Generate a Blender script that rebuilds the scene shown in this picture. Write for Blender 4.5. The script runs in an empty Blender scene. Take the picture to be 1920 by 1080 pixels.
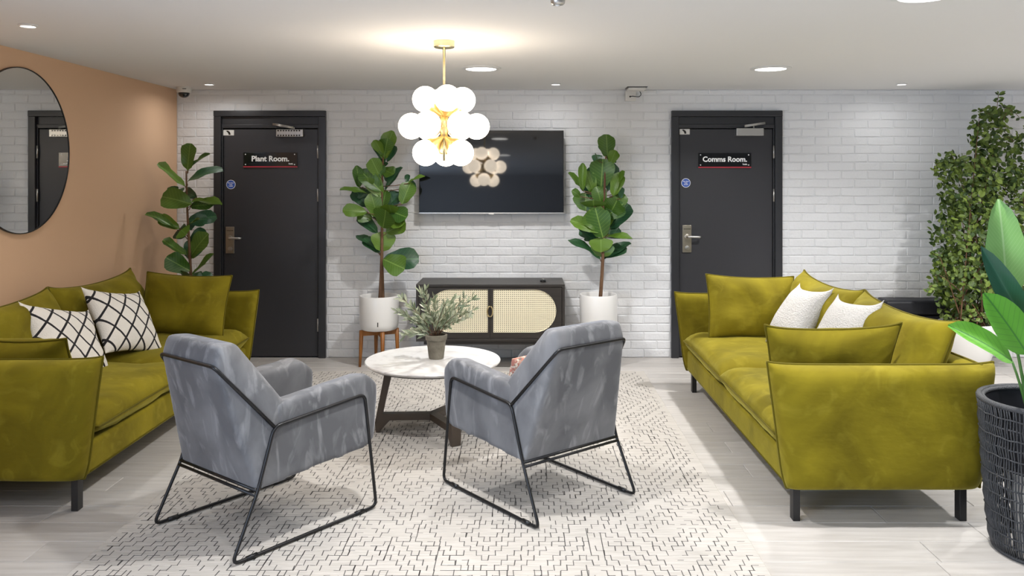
import bpy, bmesh, math, random
from mathutils import Vector, Matrix, noise
V = Vector
R = math.radians
random.seed(7)
SC = bpy.context.scene
COL = SC.collection

# ------------------------------------------------------------------ camera
F, CX, HY, HC = 1540.0, 980.0, 332.0, 1.57      # focal length (px), vanishing point, eye height
YW, XL, ZC = 7.15, -3.01, 2.331                 # back wall, left wall, ceiling
XR, YF = 6.2, -3.2
cam = bpy.data.cameras.new('camera')
camo = bpy.data.objects.new('camera', cam); COL.objects.link(camo)
camo.location = (0, 0, HC); camo.rotation_euler = (R(90), 0, 0)
cam.sensor_width = 36; cam.lens = F / 1920 * 36
cam.shift_x = -(CX - 960) / 1920; cam.shift_y = -(540 - HY) / 1920
cam.clip_start = 0.05
SC.camera = camo

# ------------------------------------------------------------------ world + exposure
w = bpy.data.worlds.new('world'); SC.world = w; w.use_nodes = True
w.node_tree.nodes['Background'].inputs[0].default_value = (0.75, 0.85, 1, 1)
w.node_tree.nodes['Background'].inputs[1].default_value = 0.4
SC.view_settings.view_transform = 'Standard'; SC.view_settings.look = 'None'
SC.view_settings.gamma = 1; SC.view_settings.use_curve_mapping = False
SC.view_settings.exposure = 0.30
BIG_W, SPOT_W, GLOBE_E, FILL_W = 21.5, 1.5, 8.0, 160.0

def area_light(name, loc, size, watts, color, rot=(0, 0, 0), shape='DISK', size_y=None, spread=150, parent=None):
    l = bpy.data.lights.new(name, 'AREA'); l.shape = shape; l.size = size
    if size_y: l.size_y = size_y
    l.energy = watts; l.color = color; l.spread = R(spread)
    o = bpy.data.objects.new(name, l); COL.objects.link(o)
    o.location = loc; o.rotation_euler = rot
    if parent: o.parent = parent
    return o
# cool daylight fill from a window added to the left wall, behind the camera
area_light('added_daylight', (XL + 0.08, -0.6, 1.45), 3.2, FILL_W, (0.60, 0.76, 1.0), (R(90), 0, R(-90)), 'RECTANGLE', 1.3, 170)

# ------------------------------------------------------------------ helpers
def fx(px, y): return (px - CX) / F * y
def fz(py, y): return HC - (py - HY) / F * y
def P(px, py, y): return V((fx(px, y), y, fz(py, y)))

def newmat(name): 
    m = bpy.data.materials.new(name); m.use_nodes = True
    return m, m.node_tree.nodes, m.node_tree.links, m.node_tree.nodes['Principled BSDF']

def mat(name, col, rough=0.5, metal=0.0, col2=None, nscale=5.0, stretch=None, lo=0.35, hi=0.65, detail=4, distort=0.0,
        bump=0.0, bscale=80.0, bstretch=None, sheen=0.0, sheen_tint=None, sheen_rough=0.3, spec=0.5, rnd=None, coat=0.0, emit=None, estr=0.0, trans=0.0, scuff=None):
    m, N, L, b = newmat(name)
    b.inputs['Base Color'].default_value = (*col, 1); b.inputs['Roughness'].default_value = rough
    b.inputs['Metallic'].default_value = metal; b.inputs['Specular IOR Level'].default_value = spec
    b.inputs['Coat Weight'].default_value = coat
    if trans: b.inputs['Transmission Weight'].default_value = trans
    tc = N.new('ShaderNodeTexCoord')
    src = None
    if col2:
        mp = N.new('ShaderNodeMapping'); L.new(tc.outputs['Object'], mp.inputs['Vector'])
        if stretch: mp.inputs['Scale'].default_value = stretch
        t = N.new('ShaderNodeTexNoise'); t.inputs['Scale'].default_value = nscale; t.inputs['Detail'].default_value = detail
        t.inputs['Distortion'].default_value = distort
        L.new(mp.outputs[0], t.inputs['Vector'])
        r = N.new('ShaderNodeValToRGB'); L.new(t.outputs['Fac'], r.inputs['Fac'])
        r.color_ramp.elements[0].position = lo; r.color_ramp.elements[1].position = hi
        r.color_ramp.elements[0].color = (*col, 1); r.color_ramp.elements[1].color = (*col2, 1)
        src = r.outputs['Color']
    if scuff:    # brushed nap marks
        c3, sc3, st3, lo3, hi3 = scuff
        mp = N.new('ShaderNodeMapping'); L.new(tc.outputs['Object'], mp.inputs['Vector']); mp.inputs['Scale'].default_value = st3
        t = N.new('ShaderNodeTexNoise'); t.inputs['Scale'].default_value = sc3; t.inputs['Detail'].default_value = 5; t.inputs['Distortion'].default_value = 1.2
        L.new(mp.outputs[0], t.inputs['Vector'])
        mr = N.new('ShaderNodeMapRange'); mr.inputs['From Min'].default_value = lo3; mr.inputs['From Max'].default_value = hi3; L.new(t.outputs['Fac'], mr.inputs['Value'])
        mx = N.new('ShaderNodeMix'); mx.data_type = 'RGBA'; L.new(mr.outputs[0], mx.inputs['Factor']); L.new(src, mx.inputs['A']); mx.inputs['B'].default_value = (*c3, 1)
        src = mx.outputs['Result']
    if rnd:      # tone differing from piece to piece
        kind, amt = rnd
        if kind == 'object': g = N.new('ShaderNodeObjectInfo'); out = g.outputs['Random']
        else: g = N.new('ShaderNodeNewGeometry'); out = g.outputs['Random Per Island']
        mr = N.new('ShaderNodeMapRange'); L.new(out, mr.inputs['Value'])
        mr.inputs['To Min'].default_value = 1 - amt; mr.inputs['To Max'].default_value = 1 + amt
        hs = N.new('ShaderNodeHueSaturation'); L.new(mr.outputs[0], hs.inputs['Value'])
        if src: L.new(src, hs.inputs['Color'])
        else: hs.inputs['Color'].default_value = (*col, 1)
        src = hs.outputs['Color']
    if src: L.new(src, b.inputs['Base Color'])
    if bump:
        mp = N.new('ShaderNodeMapping'); L.new(tc.outputs['Object'], mp.inputs['Vector'])
        if bstretch: mp.inputs['Scale'].default_value = bstretch
        t = N.new('ShaderNodeTexNoise'); t.inputs['Scale'].default_value = bscale; t.inputs['Detail'].default_value = 3
        L.new(mp.outputs[0], t.inputs['Vector'])
        bp = N.new('ShaderNodeBump'); bp.inputs['Strength'].default_value = bump; bp.inputs['Distance'].default_value = 0.01
        L.new(t.outputs['Fac'], bp.inputs['Height']); L.new(bp.outputs[0], b.inputs['Normal'])
    if sheen:
        b.inputs['Sheen Weight'].default_value = sheen; b.inputs['Sheen Roughness'].default_value = sheen_rough
        b.inputs['Sheen Tint'].default_value = (*(sheen_tint or col), 1)
    if emit:
        b.inputs['Emission Color'].default_value = (*emit, 1); b.inputs['Emission Strength'].default_value = estr
    return m

class MB:
    def __init__(s): s.v = []; s.f = []; s.uv = {}
    def add(s, vs, fs, M=None):
        o = len(s.v)
        s.v += [(M @ V(p)) if M else V(p) for p in vs]
        s.f += [tuple(i + o for i in f) for f in fs]
        return s
    def box(s, a, b, M=None):
        x0, y0, z0 = a; x1, y1, z1 = b
        return s.add([(x0,y0,z0),(x1,y0,z0),(x1,y1,z0),(x0,y1,z0),(x0,y0,z1),(x1,y0,z1),(x1,y1,z1),(x0,y1,z1)],
              [(0,3,2,1),(4,5,6,7),(0,1,5,4),(1,2,6,5),(2,3,7,6),(3,0,4,7)], M)
    def tube(s, path, r, n=8, closed=False, M=None, taper=None):
        path = [V(p) for p in path]; m = len(path)
        ref = None; vs = []; fs = []
        for i, p in enumerate(path):
            if closed: t = path[(i+1) % m] - path[i-1]
            else: t = path[min(i+1, m-1)] - path[max(i-1, 0)]
            t.normalize()
            if ref is None: ref = t.orthogonal().normalized()
            else:
                ref = ref - t * ref.dot(t)
                ref = ref.normalized() if ref.length > 1e-6 else t.orthogonal().normalized()
            bi = t.cross(ref)
            rr = r * (taper[i] if taper else 1)
            for k in range(n):
                a = 2 * math.pi * k / n
                vs.append(p + (ref * math.cos(a) + bi * math.sin(a)) * rr)
        for i in range(m if closed else m - 1):
            j = (i + 1) % m
            for k in range(n):
                l = (k + 1) % n
                fs.append((i*n+k, i*n+l, j*n+l, j*n+k))
        if not closed:
            fs.append(tuple(range(n))[::-1]); fs.append(tuple((m-1)*n + k for k in range(n)))
        return s.add(vs, fs, M)
    def lathe(s, prof, n=32, M=None, cap=True):
        vs = []; fs = []; m = len(prof)
        for r, z in prof:
            for k in range(n):
                a = 2 * math.pi * k / n
                vs.append((r * math.cos(a), r * math.sin(a), z))
        for i in range(m - 1):
            for k in range(n):
                l = (k + 1) % n
                fs.append((i*n+k, i*n+l, (i+1)*n+l, (i+1)*n+k))
        if cap:
            if prof[0][0] > 1e-5: fs.append(tuple(range(n))[::-1])
            if prof[-1][0] > 1e-5: fs.append(tuple((m-1)*n + k for k in range(n)))
        return s.add(vs, fs, M)
    def prism(s, poly, t0, t1, M=None):     # polygon in (x,z), extruded along y
        n = len(poly)
        vs = [(x, t0, z) for x, z in poly] + [(x, t1, z) for x, z in poly]
        fs = [tuple(range(n)), tuple(range(2*n-1, n-1, -1))]
        for i in range(n):
            j = (i+1) % n
            fs.append((i, i+n, j+n, j))
        return s.add(vs, fs, M)
    def sphere(s, c, r, n=20, m=12, M=None):
        c = V(c); vs = [c + V((0,0,-r))]; fs = []
        for i in range(1, m):
            a = -math.pi/2 + math.pi*i/m
            for k in range(n):
                b = 2*math.pi*k/n
                vs.append(c + V((math.cos(a)*math.cos(b), math.cos(a)*math.sin(b), math.sin(a)))*r)
        vs.append(c + V((0,0,r))); top = len(vs)-1
        for k in range(n):
            l = (k+1) % n
            fs.append((0, 1+l, 1+k)); fs.append((top, top-n+k, top-n+l))
            for i in range(m-2): fs.append((1+i*n+k, 1+i*n+l, 1+(i+1)*n+l, 1+(i+1)*n+k))
        return s.add(vs, fs, M)
    def mesh(s, name, m, smooth=False):
        me = bpy.data.meshes.new(name); me.from_pydata([tuple(p) for p in s.v], [], s.f)
        bm = bmesh.new(); bm.from_mesh(me); bmesh.ops.recalc_face_normals(bm, faces=bm.faces); bm.to_mesh(me); bm.free()
        if m: me.materials.append(m)
        if smooth: me.polygons.foreach_set('use_smooth', [True] * len(me.polygons))
        me.update(); return me
    def build(s, name, m, parent=None, smooth=False, bevel=0, seg=2, auto=False):
        o = bpy.data.objects.new(name, s.mesh(name, m, smooth or auto)); COL.objects.link(o)
        if parent: o.parent = parent
        if bevel:
            md = o.modifiers.new('bevel', 'BEVEL'); md.width = bevel; md.segments = seg; md.limit_method = 'ANGLE'; md.angle_limit = R(40)
            o.data.polygons.foreach_set('use_smooth', [True] * len(o.data.polygons))
            wn = o.modifiers.new('wn', 'WEIGHTED_NORMAL')
        elif auto:
            sharp_by_angle(o.data, 40)
        return o

def sharp_by_angle(me, deg):
    bm = bmesh.new(); bm.from_mesh(me)
    for e in bm.edges:
        if len(e.link_faces) == 2 and e.calc_face_angle(0) > R(deg): e.smooth = False
    bm.to_mesh(me); bm.free()

def thing(name, label, cat, loc=(0,0,0), rotz=0, group=None):
    o = bpy.data.objects.new(name, None); COL.objects.link(o)
    o.empty_display_size = 0.05
    o.location = loc; o.rotation_euler = (0, 0, rotz)
    o['label'] = label; o['category'] = cat
    if group: o['group'] = group
    return o
def tag(o, label, cat, group=None):
    o['label'] = label; o['category'] = cat
    if group: o['group'] = group
    return o
def structure(o): o['kind'] = 'structure'; return o

def fillet(path, r, seg=5, closed=False):
    path = [V(p) for p in path]; n = len(path); out = []
    for i, p in enumerate(path):
        if not closed and i in (0, n-1): out.append(p); continue
        a = path[i-1] - p; b = path[(i+1) % n] - p
        d = min(r, a.length*0.45, b.length*0.45)
        a = p + a.normalized()*d; b = p + b.normalized()*d
        for k in range(seg+1):
            t = k/seg
            out.append(a*(1-t)**2 + p*2*t*(1-t) + b*t*t)
    return out

def hull_obj(name, pts, m, parent, bevel=0.03, seg=4):
    bm = bmesh.new()
    for p in pts: bm.verts.new(p)
    r = bmesh.ops.convex_hull(bm, input=bm.verts)
    bmesh.ops.delete(bm, geom=[g for g in set(r['geom_interior'] + r['geom_unused']) if isinstance(g, bmesh.types.BMVert)], context='VERTS')
    bmesh.ops.dissolve_limit(bm, angle_limit=R(6), verts=bm.verts, edges=bm.edges)
    bmesh.ops.recalc_face_normals(bm, faces=bm.faces)
    me = bpy.data.meshes.new(name); bm.to_mesh(me); bm.free()
    me.materials.append(m)
    o = bpy.data.objects.new(name, me); COL.objects.link(o); o.parent = parent
    md = o.modifiers.new('remesh', 'REMESH'); md.mode = 'VOXEL'; md.voxel_size = 0.0095; md.use_smooth_shade = True
    md = o.modifiers.new('smooth', 'SMOOTH'); md.factor = 0.5; md.iterations = seg
    return o

def pillow(w, h, tf, tb, power=4.0, ex=0.5, pinch=0.05, sag=0.0, taper=1.0, wr=0.006, wscale=6, seed=0, nu=22, nv=18, round_bottom=0.0, ears=0.0):
    """soft panel standing in the x-z plane, z from 0 to h; tf bulges to -y, tb to +y; returns builder and outline"""
    mb = MB(); idx = {}; vs = []; fs = []
    off = V((seed*3.7, seed*1.3, seed*7.1))
    def pos(i, j, side):
        u = math.sin(math.pi/2*(2*i/nu-1)); v = math.sin(math.pi/2*(2*j/nv-1))
        wd = w * (taper + (1-taper)*(v+1)/2)
        x = u*wd/2*(1 - pinch*(1-v*v)*u*u)
        z = v*h/2*(1 - pinch*(1-u*u)*v*v)
        if round_bottom and v < 0: x *= 1 - round_bottom*(abs(v)**6)*(u*u)
        if ears: z += ears*(abs(u)**9)*max(v, 0)**3
        z -= sag*(1-u*u)*max(v, 0)
        pr = (max(0, 1-abs(u)**power)*max(0, 1-abs(v)**power))**ex
        t = tf if side < 0 else tb
        nz = noise.fractal(V((x*wscale, z*wscale, side*5.0)) + off, 1.0, 2.0, 3)
        fold = math.sin((u*3.1 + v*2.3)*2 + seed)*0.25
        y = side*(t*pr) + wr*nz*min(1, pr*1.5) + wr*fold*pr*(abs(u)**2)
        return V((x, y, z + h/2))
    for side in (-1, 1):
        for i in range(nu+1):
            for j in range(nv+1):
                edge = i in (0, nu) or j in (0, nv)
                k = (0 if edge else side, i, j)
                if k not in idx: idx[k] = len(vs); vs.append(pos(i, j, side))
        def g(i, j): return idx[(0 if (i in (0, nu) or j in (0, nv)) else side, i, j)]
        for i in range(nu):
            for j in range(nv):
                q = (g(i,j), g(i+1,j), g(i+1,j+1), g(i,j+1))
                fs.append(q if side < 0 else q[::-1])
    mb.add(vs, fs)
    ring = [(i, 0) for i in range(nu)] + [(nu, j) for j in range(nv)] + [(i, nv) for i in range(nu, 0, -1)] + [(0, j) for j in range(nv, 0, -1)]
    return mb, [vs[idx[(0, i, j)]] for i, j in ring]

def soft(name, mb_ring, m, M=None, parent=None, pipe=0.006, pmat=None):
    mb, ring = mb_ring
    b = MB().add(mb.v, mb.f, M)
    o = b.build(name, m, parent, smooth=True)
    if pipe:
        MB().tube([(M @ p) if M else p for p in ring], pipe, 6, True).build('piping', pmat or m, o, smooth=True)
    return o

# ------------------------------------------------------------------ materials
WHITE = mat('white painted brick', (0.73,0.735,0.745), 0.55, bump=0.35, bscale=45, rnd=('object', 0.02))
WHITE_FLAT = mat('white painted mortar', (0.71,0.715,0.725), 0.6, bump=0.3, bscale=60)
CEIL = mat('matt white ceiling paint', (0.74,0.74,0.74), 0.9)
TAN = mat('tan wall paint', (0.72,0.47,0.30), 0.85, bump=0.03, bscale=200)
PLAIN = mat('plain grey wall paint', (0.36,0.36,0.36), 0.9)
FLOOR = mat('pale washed oak', (0.42,0.395,0.37), 0.40, col2=(0.54,0.515,0.49), nscale=2.2, stretch=(1.2,16,1), detail=8, lo=0.3, hi=0.7, bump=0.12, bscale=3, bstretch=(1.5,60,1), rnd=('object', 0.07))
BLACKPAINT = mat('charcoal door paint', (0.034,0.034,0.039), 0.38)
FRAMEPAINT = mat('charcoal frame paint', (0.026,0.027,0.031), 0.35)
STEEL = mat('satin steel', (0.55,0.54,0.52), 0.35, 1.0)
BRONZE = mat('satin nickel lock plate', (0.42,0.38,0.32), 0.38, 1.0)
BRASS = mat('brushed brass', (0.66,0.53,0.29), 0.32, 1.0)
PALEBRASS = mat('pale polished brass', (0.75,0.66,0.42), 0.25, 1.0)
BLACKMETAL = mat('black powder coated steel', (0.012,0.012,0.013), 0.35, 0.3)
SIGNBLACK = mat('gloss black sign', (0.008,0.008,0.009), 0.15)
SIGNWHITE = mat('white lettering', (0.95,0.95,0.95), 0.5)
SIGNRED = mat('red sign edge', (0.45,0.03,0.05), 0.4)
SIGNBLUE = mat('blue mandatory sign', (0.03,0.10,0.45), 0.4)
OLIVE = mat('olive velvet', (0.132,0.104,0.005), 0.85, col2=(0.225,0.180,0.010), nscale=3.2, detail=6, distort=0.8, lo=0.36, hi=0.66, scuff=((0.29,0.240,0.024), 8.0, (1,1,1), 0.55, 0.95), sheen=0.35, sheen_tint=(0.8,0.75,0.2), sheen_rough=0.35, spec=0.15, bump=0.22, bscale=11, bstretch=(1,1,2.2))
OLIVE_PIPE = mat('olive velvet piping', (0.10,0.08,0.004), 0.8, sheen=0.3, sheen_tint=(0.8,0.75,0.3), spec=0.15)
GREY = mat('grey velvet', (0.108,0.109,0.116), 0.8, col2=(0.182,0.184,0.192), nscale=4.0, stretch=(1.2,1.2,0.8), detail=5, distort=0.4, lo=0.38, hi=0.64, scuff=((0.27,0.273,0.282), 9.0, (1.4,1.4,0.45), 0.53, 0.76), sheen=0.5, sheen_tint=(0.8,0.83,0.9), sheen_rough=0.35, spec=0.15)
LEGBLACK = mat('black wooden leg', (0.012,0.011,0.011), 0.45)
MARBLE = mat('white marble', (0.69,0.68,0.67), 0.25, col2=(0.50,0.47,0.46), nscale=5, detail=8, distort=1.8, lo=0.5, hi=0.72)
WALNUT = mat('dark bronze brown table base', (0.075,0.056,0.042), 0.45)
STOOLWOOD = mat('orange brown teak', (0.33,0.125,0.022), 0.4, col2=(0.24,0.085,0.015), nscale=6, stretch=(6,6,0.6))
POTWHITE = mat('white ceramic', (0.76,0.75,0.73), 0.3)
SOIL = mat('dark soil', (0.03,0.02,0.015), 0.95, bump=0.8, bscale=60)
BARK = mat('brown bark', (0.10,0.045,0.022), 0.8, col2=(0.18,0.10,0.05), nscale=20, stretch=(1,1,0.2), bump=0.5, bscale=60)
TVBLACK = mat('television casing', (0.01,0.01,0.01), 0.35)
SCREEN = mat('television screen glass', (0.006,0.006,0.007), 0.04, spec=0.5, coat=0.5)
CONSOLE = mat('dark brown black oak', (0.020,0.016,0.013), 0.42, col2=(0.028,0.023,0.019), nscale=5, stretch=(1,4,14))
CANE = mat('pale cane webbing', (0.80,0.74,0.55), 0.6)
CANEBACK = mat('cane backing', (0.03,0.026,0.02), 0.9)
RUG = mat('cream wool rug', (0.43,0.405,0.37), 0.95, col2=(0.52,0.49,0.455), nscale=3, stretch=(2,30,1), bump=0.5, bscale=12, bstretch=(1.5,14,1), spec=0.1)
RUGLINE = mat('charcoal rug yarn', (0.075,0.072,0.07), 0.95, spec=0.1)
BOUCLE = mat('white boucle', (0.56,0.54,0.515), 0.95, bump=1.0, bscale=110, spec=0.1)
MIRROR = mat('mirror glass', (0.86,0.87,0.86), 0.01, 1.0)
PLASTIC = mat('white plastic', (0.72,0.70,0.66), 0.4)
DOME = mat('smoked dome', (0.01,0.01,0.01), 0.06, coat=0.5)
ROPE = mat('charcoal rope', (0.045,0.047,0.052), 0.6, bump=0.6, bscale=200)
CERAMIC_OLD = mat('weathered grey brown clay', (0.13,0.115,0.085), 0.85, col2=(0.22,0.20,0.155), nscale=12, bump=0.5, bscale=50)
BENCH = mat('dark navy leather', (0.012,0.013,0.018), 0.5)
FIG_STEM = BARK

def leafmat(name, c1, c2, vein, amt=0.25, source='object', rough=0.38, veins=9.0):
    m, N, L, b = newmat(name)
    tc = N.new('ShaderNodeTexCoord')
    sx = N.new('ShaderNodeSeparateXYZ'); L.new(tc.outputs['Object'], sx.inputs[0])
    def math_(op, a, c=None):
        n = N.new('ShaderNodeMath'); n.operation = op
        if isinstance(a, (int, float)): n.inputs[0].default_value = a
        else: L.new(a, n.inputs[0])
        if c is not None:
            if isinstance(c, (int, float)): n.inputs[1].default_value = c
            else: L.new(c, n.inputs[1])
        return n.outputs[0]
    ax = math_('ABSOLUTE', sx.outputs['X'])
    rib = math_('LESS_THAN', ax, 0.022)
    slant = math_('SUBTRACT', math_('MULTIPLY', sx.outputs['Y'], veins), math_('MULTIPLY', ax, veins*0.55))
    side = math_('LESS_THAN', math_('FRACT', slant), 0.10)
    v = math_('MAXIMUM', rib, math_('MULTIPLY', side, 0.55))
    if source == 'object': g = N.new('ShaderNodeObjectInfo'); out = g.outputs['Random']
    else: g = N.new('ShaderNodeNewGeometry'); out = g.outputs['Random Per Island']
    mx = N.new('ShaderNodeMix'); mx.data_type = 'RGBA'; L.new(out, mx.inputs['Factor'])
    mx.inputs['A'].default_value = (*c1, 1); mx.inputs['B'].default_value = (*c2, 1)
    if source == 'object':
        m2 = N.new('ShaderNodeMix'); m2.data_type = 'RGBA'; L.new(v, m2.inputs['Factor'])
        L.new(mx.outputs['Result'], m2.inputs['A']); m2.inputs['B'].default_value = (*vein, 1)
        res = m2.outputs['Result']
    else: res = mx.outputs['Result']
    L.new(res, b.inputs['Base Color'])
    b.inputs['Roughness'].default_value = rough
    b.inputs['Transmission Weight'].default_value = 0
    b.inputs['Subsurface Weight'].default_value = 0
    return m
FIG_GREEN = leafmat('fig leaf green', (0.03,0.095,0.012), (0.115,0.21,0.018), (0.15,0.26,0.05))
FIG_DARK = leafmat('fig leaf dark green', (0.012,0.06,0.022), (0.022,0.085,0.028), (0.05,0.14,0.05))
IVY = leafmat('vine leaf', (0.02,0.052,0.008), (0.165,0.235,0.032), (0,0,0), source='island', rough=0.55)
OLIVELEAF = leafmat('olive leaf', (0.15,0.20,0.11), (0.48,0.50,0.36), (0,0,0), source='island', rough=0.5)
BOP_LIGHT = leafmat('broad leaf light green', (0.20,0.42,0.12), (0.23,0.45,0.14), (0.34,0.54,0.24), veins=22)
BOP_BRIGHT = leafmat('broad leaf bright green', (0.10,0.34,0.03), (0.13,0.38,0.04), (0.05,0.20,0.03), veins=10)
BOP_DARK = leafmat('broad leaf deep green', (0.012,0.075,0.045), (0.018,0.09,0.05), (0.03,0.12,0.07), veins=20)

# ------------------------------------------------------------------ the room
fl = structure(MB().box((XL-0.1, YF-0.1, -0.12), (XR+0.1, YW+0.1, -0.012)).build('floor', FLOOR))
PLW = 0.19
rowi = 0
y = YW
plank_meshes = {}
while y > 2.45:
    x = XL - random.uniform(0, 1.2)
    while x < 4.7:
        ln = random.choice((1.15, 1.25, 1.35))
        a, b_ = max(x, XL), min(x + ln, 4.8)
        if b_ - a > 0.05:
            key = round(b_ - a, 3)
            if key not in plank_meshes:
                g = 0.0012; c = 0.002
                mb = MB(); l2 = (b_-a)/2 - g; w2 = PLW/2 - g
                mb.add([(-l2,-w2,-.012),(l2,-w2,-.012),(l2,w2,-.012),(-l2,w2,-.012),(-l2,-w2,-c),(l2,-w2,-c),(l2,w2,-c),(-l2,w2,-c),
                        (-l2+c,-w2+c,0),(l2-c,-w2+c,0),(l2-c,w2-c,0),(-l2+c,w2-c,0)],
                       [(0,3,2,1),(0,1,5,4),(1,2,6,5),(2,3,7,6),(3,0,4,7),(4,5,9,8),(5,6,10,9),(6,7,11,10),(7,4,8,11),(8,9,10,11)])
                plank_meshes[key] = mb.mesh('plank', FLOOR)
            o = bpy.data.objects.new('plank', plank_meshes[key]); COL.objects.link(o); o.parent = fl
            o.location = ((a+b_)/2, y - PLW/2, 0)
        x += ln
    y -= PLW; rowi += 1
MB().box((XL, YF, -0.012), (XR, y, 0)).box((4.8, y, -0.012), (XR, YW, 0)).build('floorboards_beyond', FLOOR, fl)
structure(MB().box((XL-0.1, YF-0.1, ZC), (XR+0.1, YW+0.2, ZC+0.1)).build('ceiling', CEIL))
structure(MB().box((XR, YF, 0), (XR+0.1, YW, ZC)).build('wall_right', PLAIN))
structure(MB().box((XL, YF-0.1, 0), (XR, YF, ZC)).build('wall_front', PLAIN))
WY0, WY1, WZ0, WZ1 = -2.3, 1.1, 0.75, 2.15
wf = MB()
for y0, z0, y1, z1 in ((YF, 0, WY0, ZC), (WY1, 0, YW+0.2, ZC), (WY0, 0, WY1, WZ0), (WY0, WZ1, WY1, ZC)):
    wf.box((XL-0.1, y0, z0), (XL, y1, z1))
structure(wf.build('wall_left', TAN))
win = bpy.data.objects.new('added_window_1', None); COL.objects.link(win); structure(win); win.location = (XL-0.05, (WY0+WY1)/2, WZ0); win.rotation_euler = (0, 0, R(90))  # unseen window, added to match the cool light from the left
hw = (WY1-WY0)/2; hh = WZ1-WZ0
m = MB()
m.box((-hw,-.04,0),(hw,.04,.05)).box((-hw,-.04,hh-.05),(hw,.04,hh)).box((-hw,-.04,.05),(-hw+.05,.04,hh-.05)).box((hw-.05,-.04,.05),(hw,.04,hh-.05)).box((-.025,-.03,.05),(.025,.03,hh-.05))
m.build('added_window_frame', PLASTIC, win)
GLASS = mat('added window glass', (0.9,0.95,1), 0.02, trans=1.0)
for s in (-1, 1):
    MB().box((min(s*.025, s*(hw-.05)), -.006, .05), (max(s*.025, s*(hw-.05)), .006, hh-.05)).build('pane', GLASS, win)

# back wall: mortar bed with two door openings, bricks proud of it
DZ = 2.146
D1 = (fx(403, YW), fx(612, YW)); D2 = (fx(1258, YW), fx(1465, YW))
wb = MB()
for a, b_ in ((XL, D1[0]), (D1[1], D2[0]), (D2[1], XR)): wb.box((a, YW, 0), (b_, YW+0.2, ZC))
for d in (D1, D2): wb.box((d[0], YW, DZ), (d[1], YW+0.2, ZC))
wallb = structure(wb.build('wall_back', WHITE_FLAT))
BL, BH, GAP, PROUD = 0.229, 0.0738, 0.006, 0.006
def brick_mesh(mb, l, h, M, jit):
    l /= 2; h /= 2; c = 0.005
    q = [V((-l,0,-h)),V((l,0,-h)),V((l,0,h)),V((-l,0,h))]
    fr = [V((-l+c,-PROUD,-h+c)),V((l-c,-PROUD,-h+c)),V((l-c,-PROUD,h-c)),V((-l+c,-PROUD,h-c))]
    mid = [V((0.1*l,-PROUD-random.uniform(-.001,.003),-h+c)), V((-0.1*l,-PROUD-random.uniform(-.001,.003),h-c))]
    for p in fr + mid:
        p.x += random.uniform(-jit, jit); p.y += random.uniform(-jit, jit)*0.8; p.z += random.uniform(-jit, jit)
    mb.add(q + fr + mid, [(0,1,8),(0,8,4),(1,5,8),(1,2,6,5),(2,3,9),(2,9,6),(3,7,9),(3,0,4,7),(4,8,9,7),(8,5,6,9)], M)
variants = []
for k in range(8):
    mb = MB(); brick_mesh(mb, BL-GAP, BH-GAP, None, 0.0028); variants.append(mb.mesh('brick', WHITE))
cand = []; rest = MB()
nrow = int(ZC/BH) + 1
for r_ in range(nrow):
    z0 = r_*BH; z1 = min(z0 + BH, ZC)
    zc = (z0+z1)/2
    iv = [(XL, 4.75)]
    if z0 < DZ - 0.03: iv = [(XL, D1[0]), (D1[1], D2[0]), (D2[1], 4.75)]
    x = XL - (BL/2 if r_ % 2 else 0) - 0.06
    while x < 4.75:
        for a, b_ in iv:
            c0, c1 = max(x, a), min(x + BL, b_)
            if c1 - c0 < 0.03: continue
            if c1 - c0 > BL - 1e-4 and z1 - z0 > BH - 1e-4: cand.append(((c0+c1)/2, zc))
            else: brick_mesh(rest, c1-c0-GAP, z1-z0-GAP, Matrix.Translation(((c0+c1)/2, YW, zc)), 0.002)
        x += BL
def hidden(x, z):
    px = CX + x/YW*F; py = HY - (z-HC)/YW*F
    for a, b_, c, d in ((770,1075,240,410),(775,1065,515,680),(1280,1920,560,700),(300,470,500,700),(660,760,250,680),(1075,1180,250,680),(1740,1990,190,700),(320,405,260,600),(760,920,160,320)):
        if a < px < b_ and c < py < d: return 1
    return 0 if 330 < px < 1940 else 2
cand.sort(key=lambda c: (hidden(*c), (c[0]-0.3)**2*0.6 + (c[1]-1.2)**2))
for i, (x, z) in enumerate(cand):
    if i < 300:
        o = bpy.data.objects.new('brick', random.choice(variants)); COL.objects.link(o); o.parent = wallb
        o.location = (x, YW, z); o.rotation_euler = (random.uniform(-.022,.012), 0, random.uniform(-.006,.006))
    else:
        brick_mesh(rest, BL-GAP, BH-GAP, Matrix.Translation((x, YW, z)), 0.0028)
o = rest.build('brickwork', WHITE, wallb); o['kind'] = 'stuff'

# ------------------------------------------------------------------ text helper
def text_mesh(txt, size, depth=0.001, bold=0.0, align='CENTER'):
    cu = bpy.data.curves.new('lettering', 'FONT'); cu.body = txt; cu.size = size; cu.extrude = depth; cu.offset = bold
    cu.align_x = align; cu.align_y = 'CENTER'; cu.resolution_u = 3
    ob = bpy.data.objects.new('lettering_tmp', cu); COL.objects.link(ob)
    bpy.context.view_layer.update()
    me = bpy.data.meshes.new_from_object(ob.evaluated_get(bpy.context.evaluated_depsgraph_get()))
    bpy.data.objects.remove(ob)
    return me
def lettering(txt, size, loc, m, parent, bold=0.0, width=None, align='CENTER'):
    me = text_mesh(txt, size, 0.0006, bold, align); me.materials.clear(); me.materials.append(m); me.name = 'lettering'
    o = bpy.data.objects.new('lettering', me); COL.objects.link(o); o.parent = parent
    if width:
        xs = [v.co.x for v in me.vertices]; s = width/(max(xs)-min(xs)); o.scale = (s, s, 1)
    o.location = loc; o.rotation_euler = (R(90), 0, 0)
    return o

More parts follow.
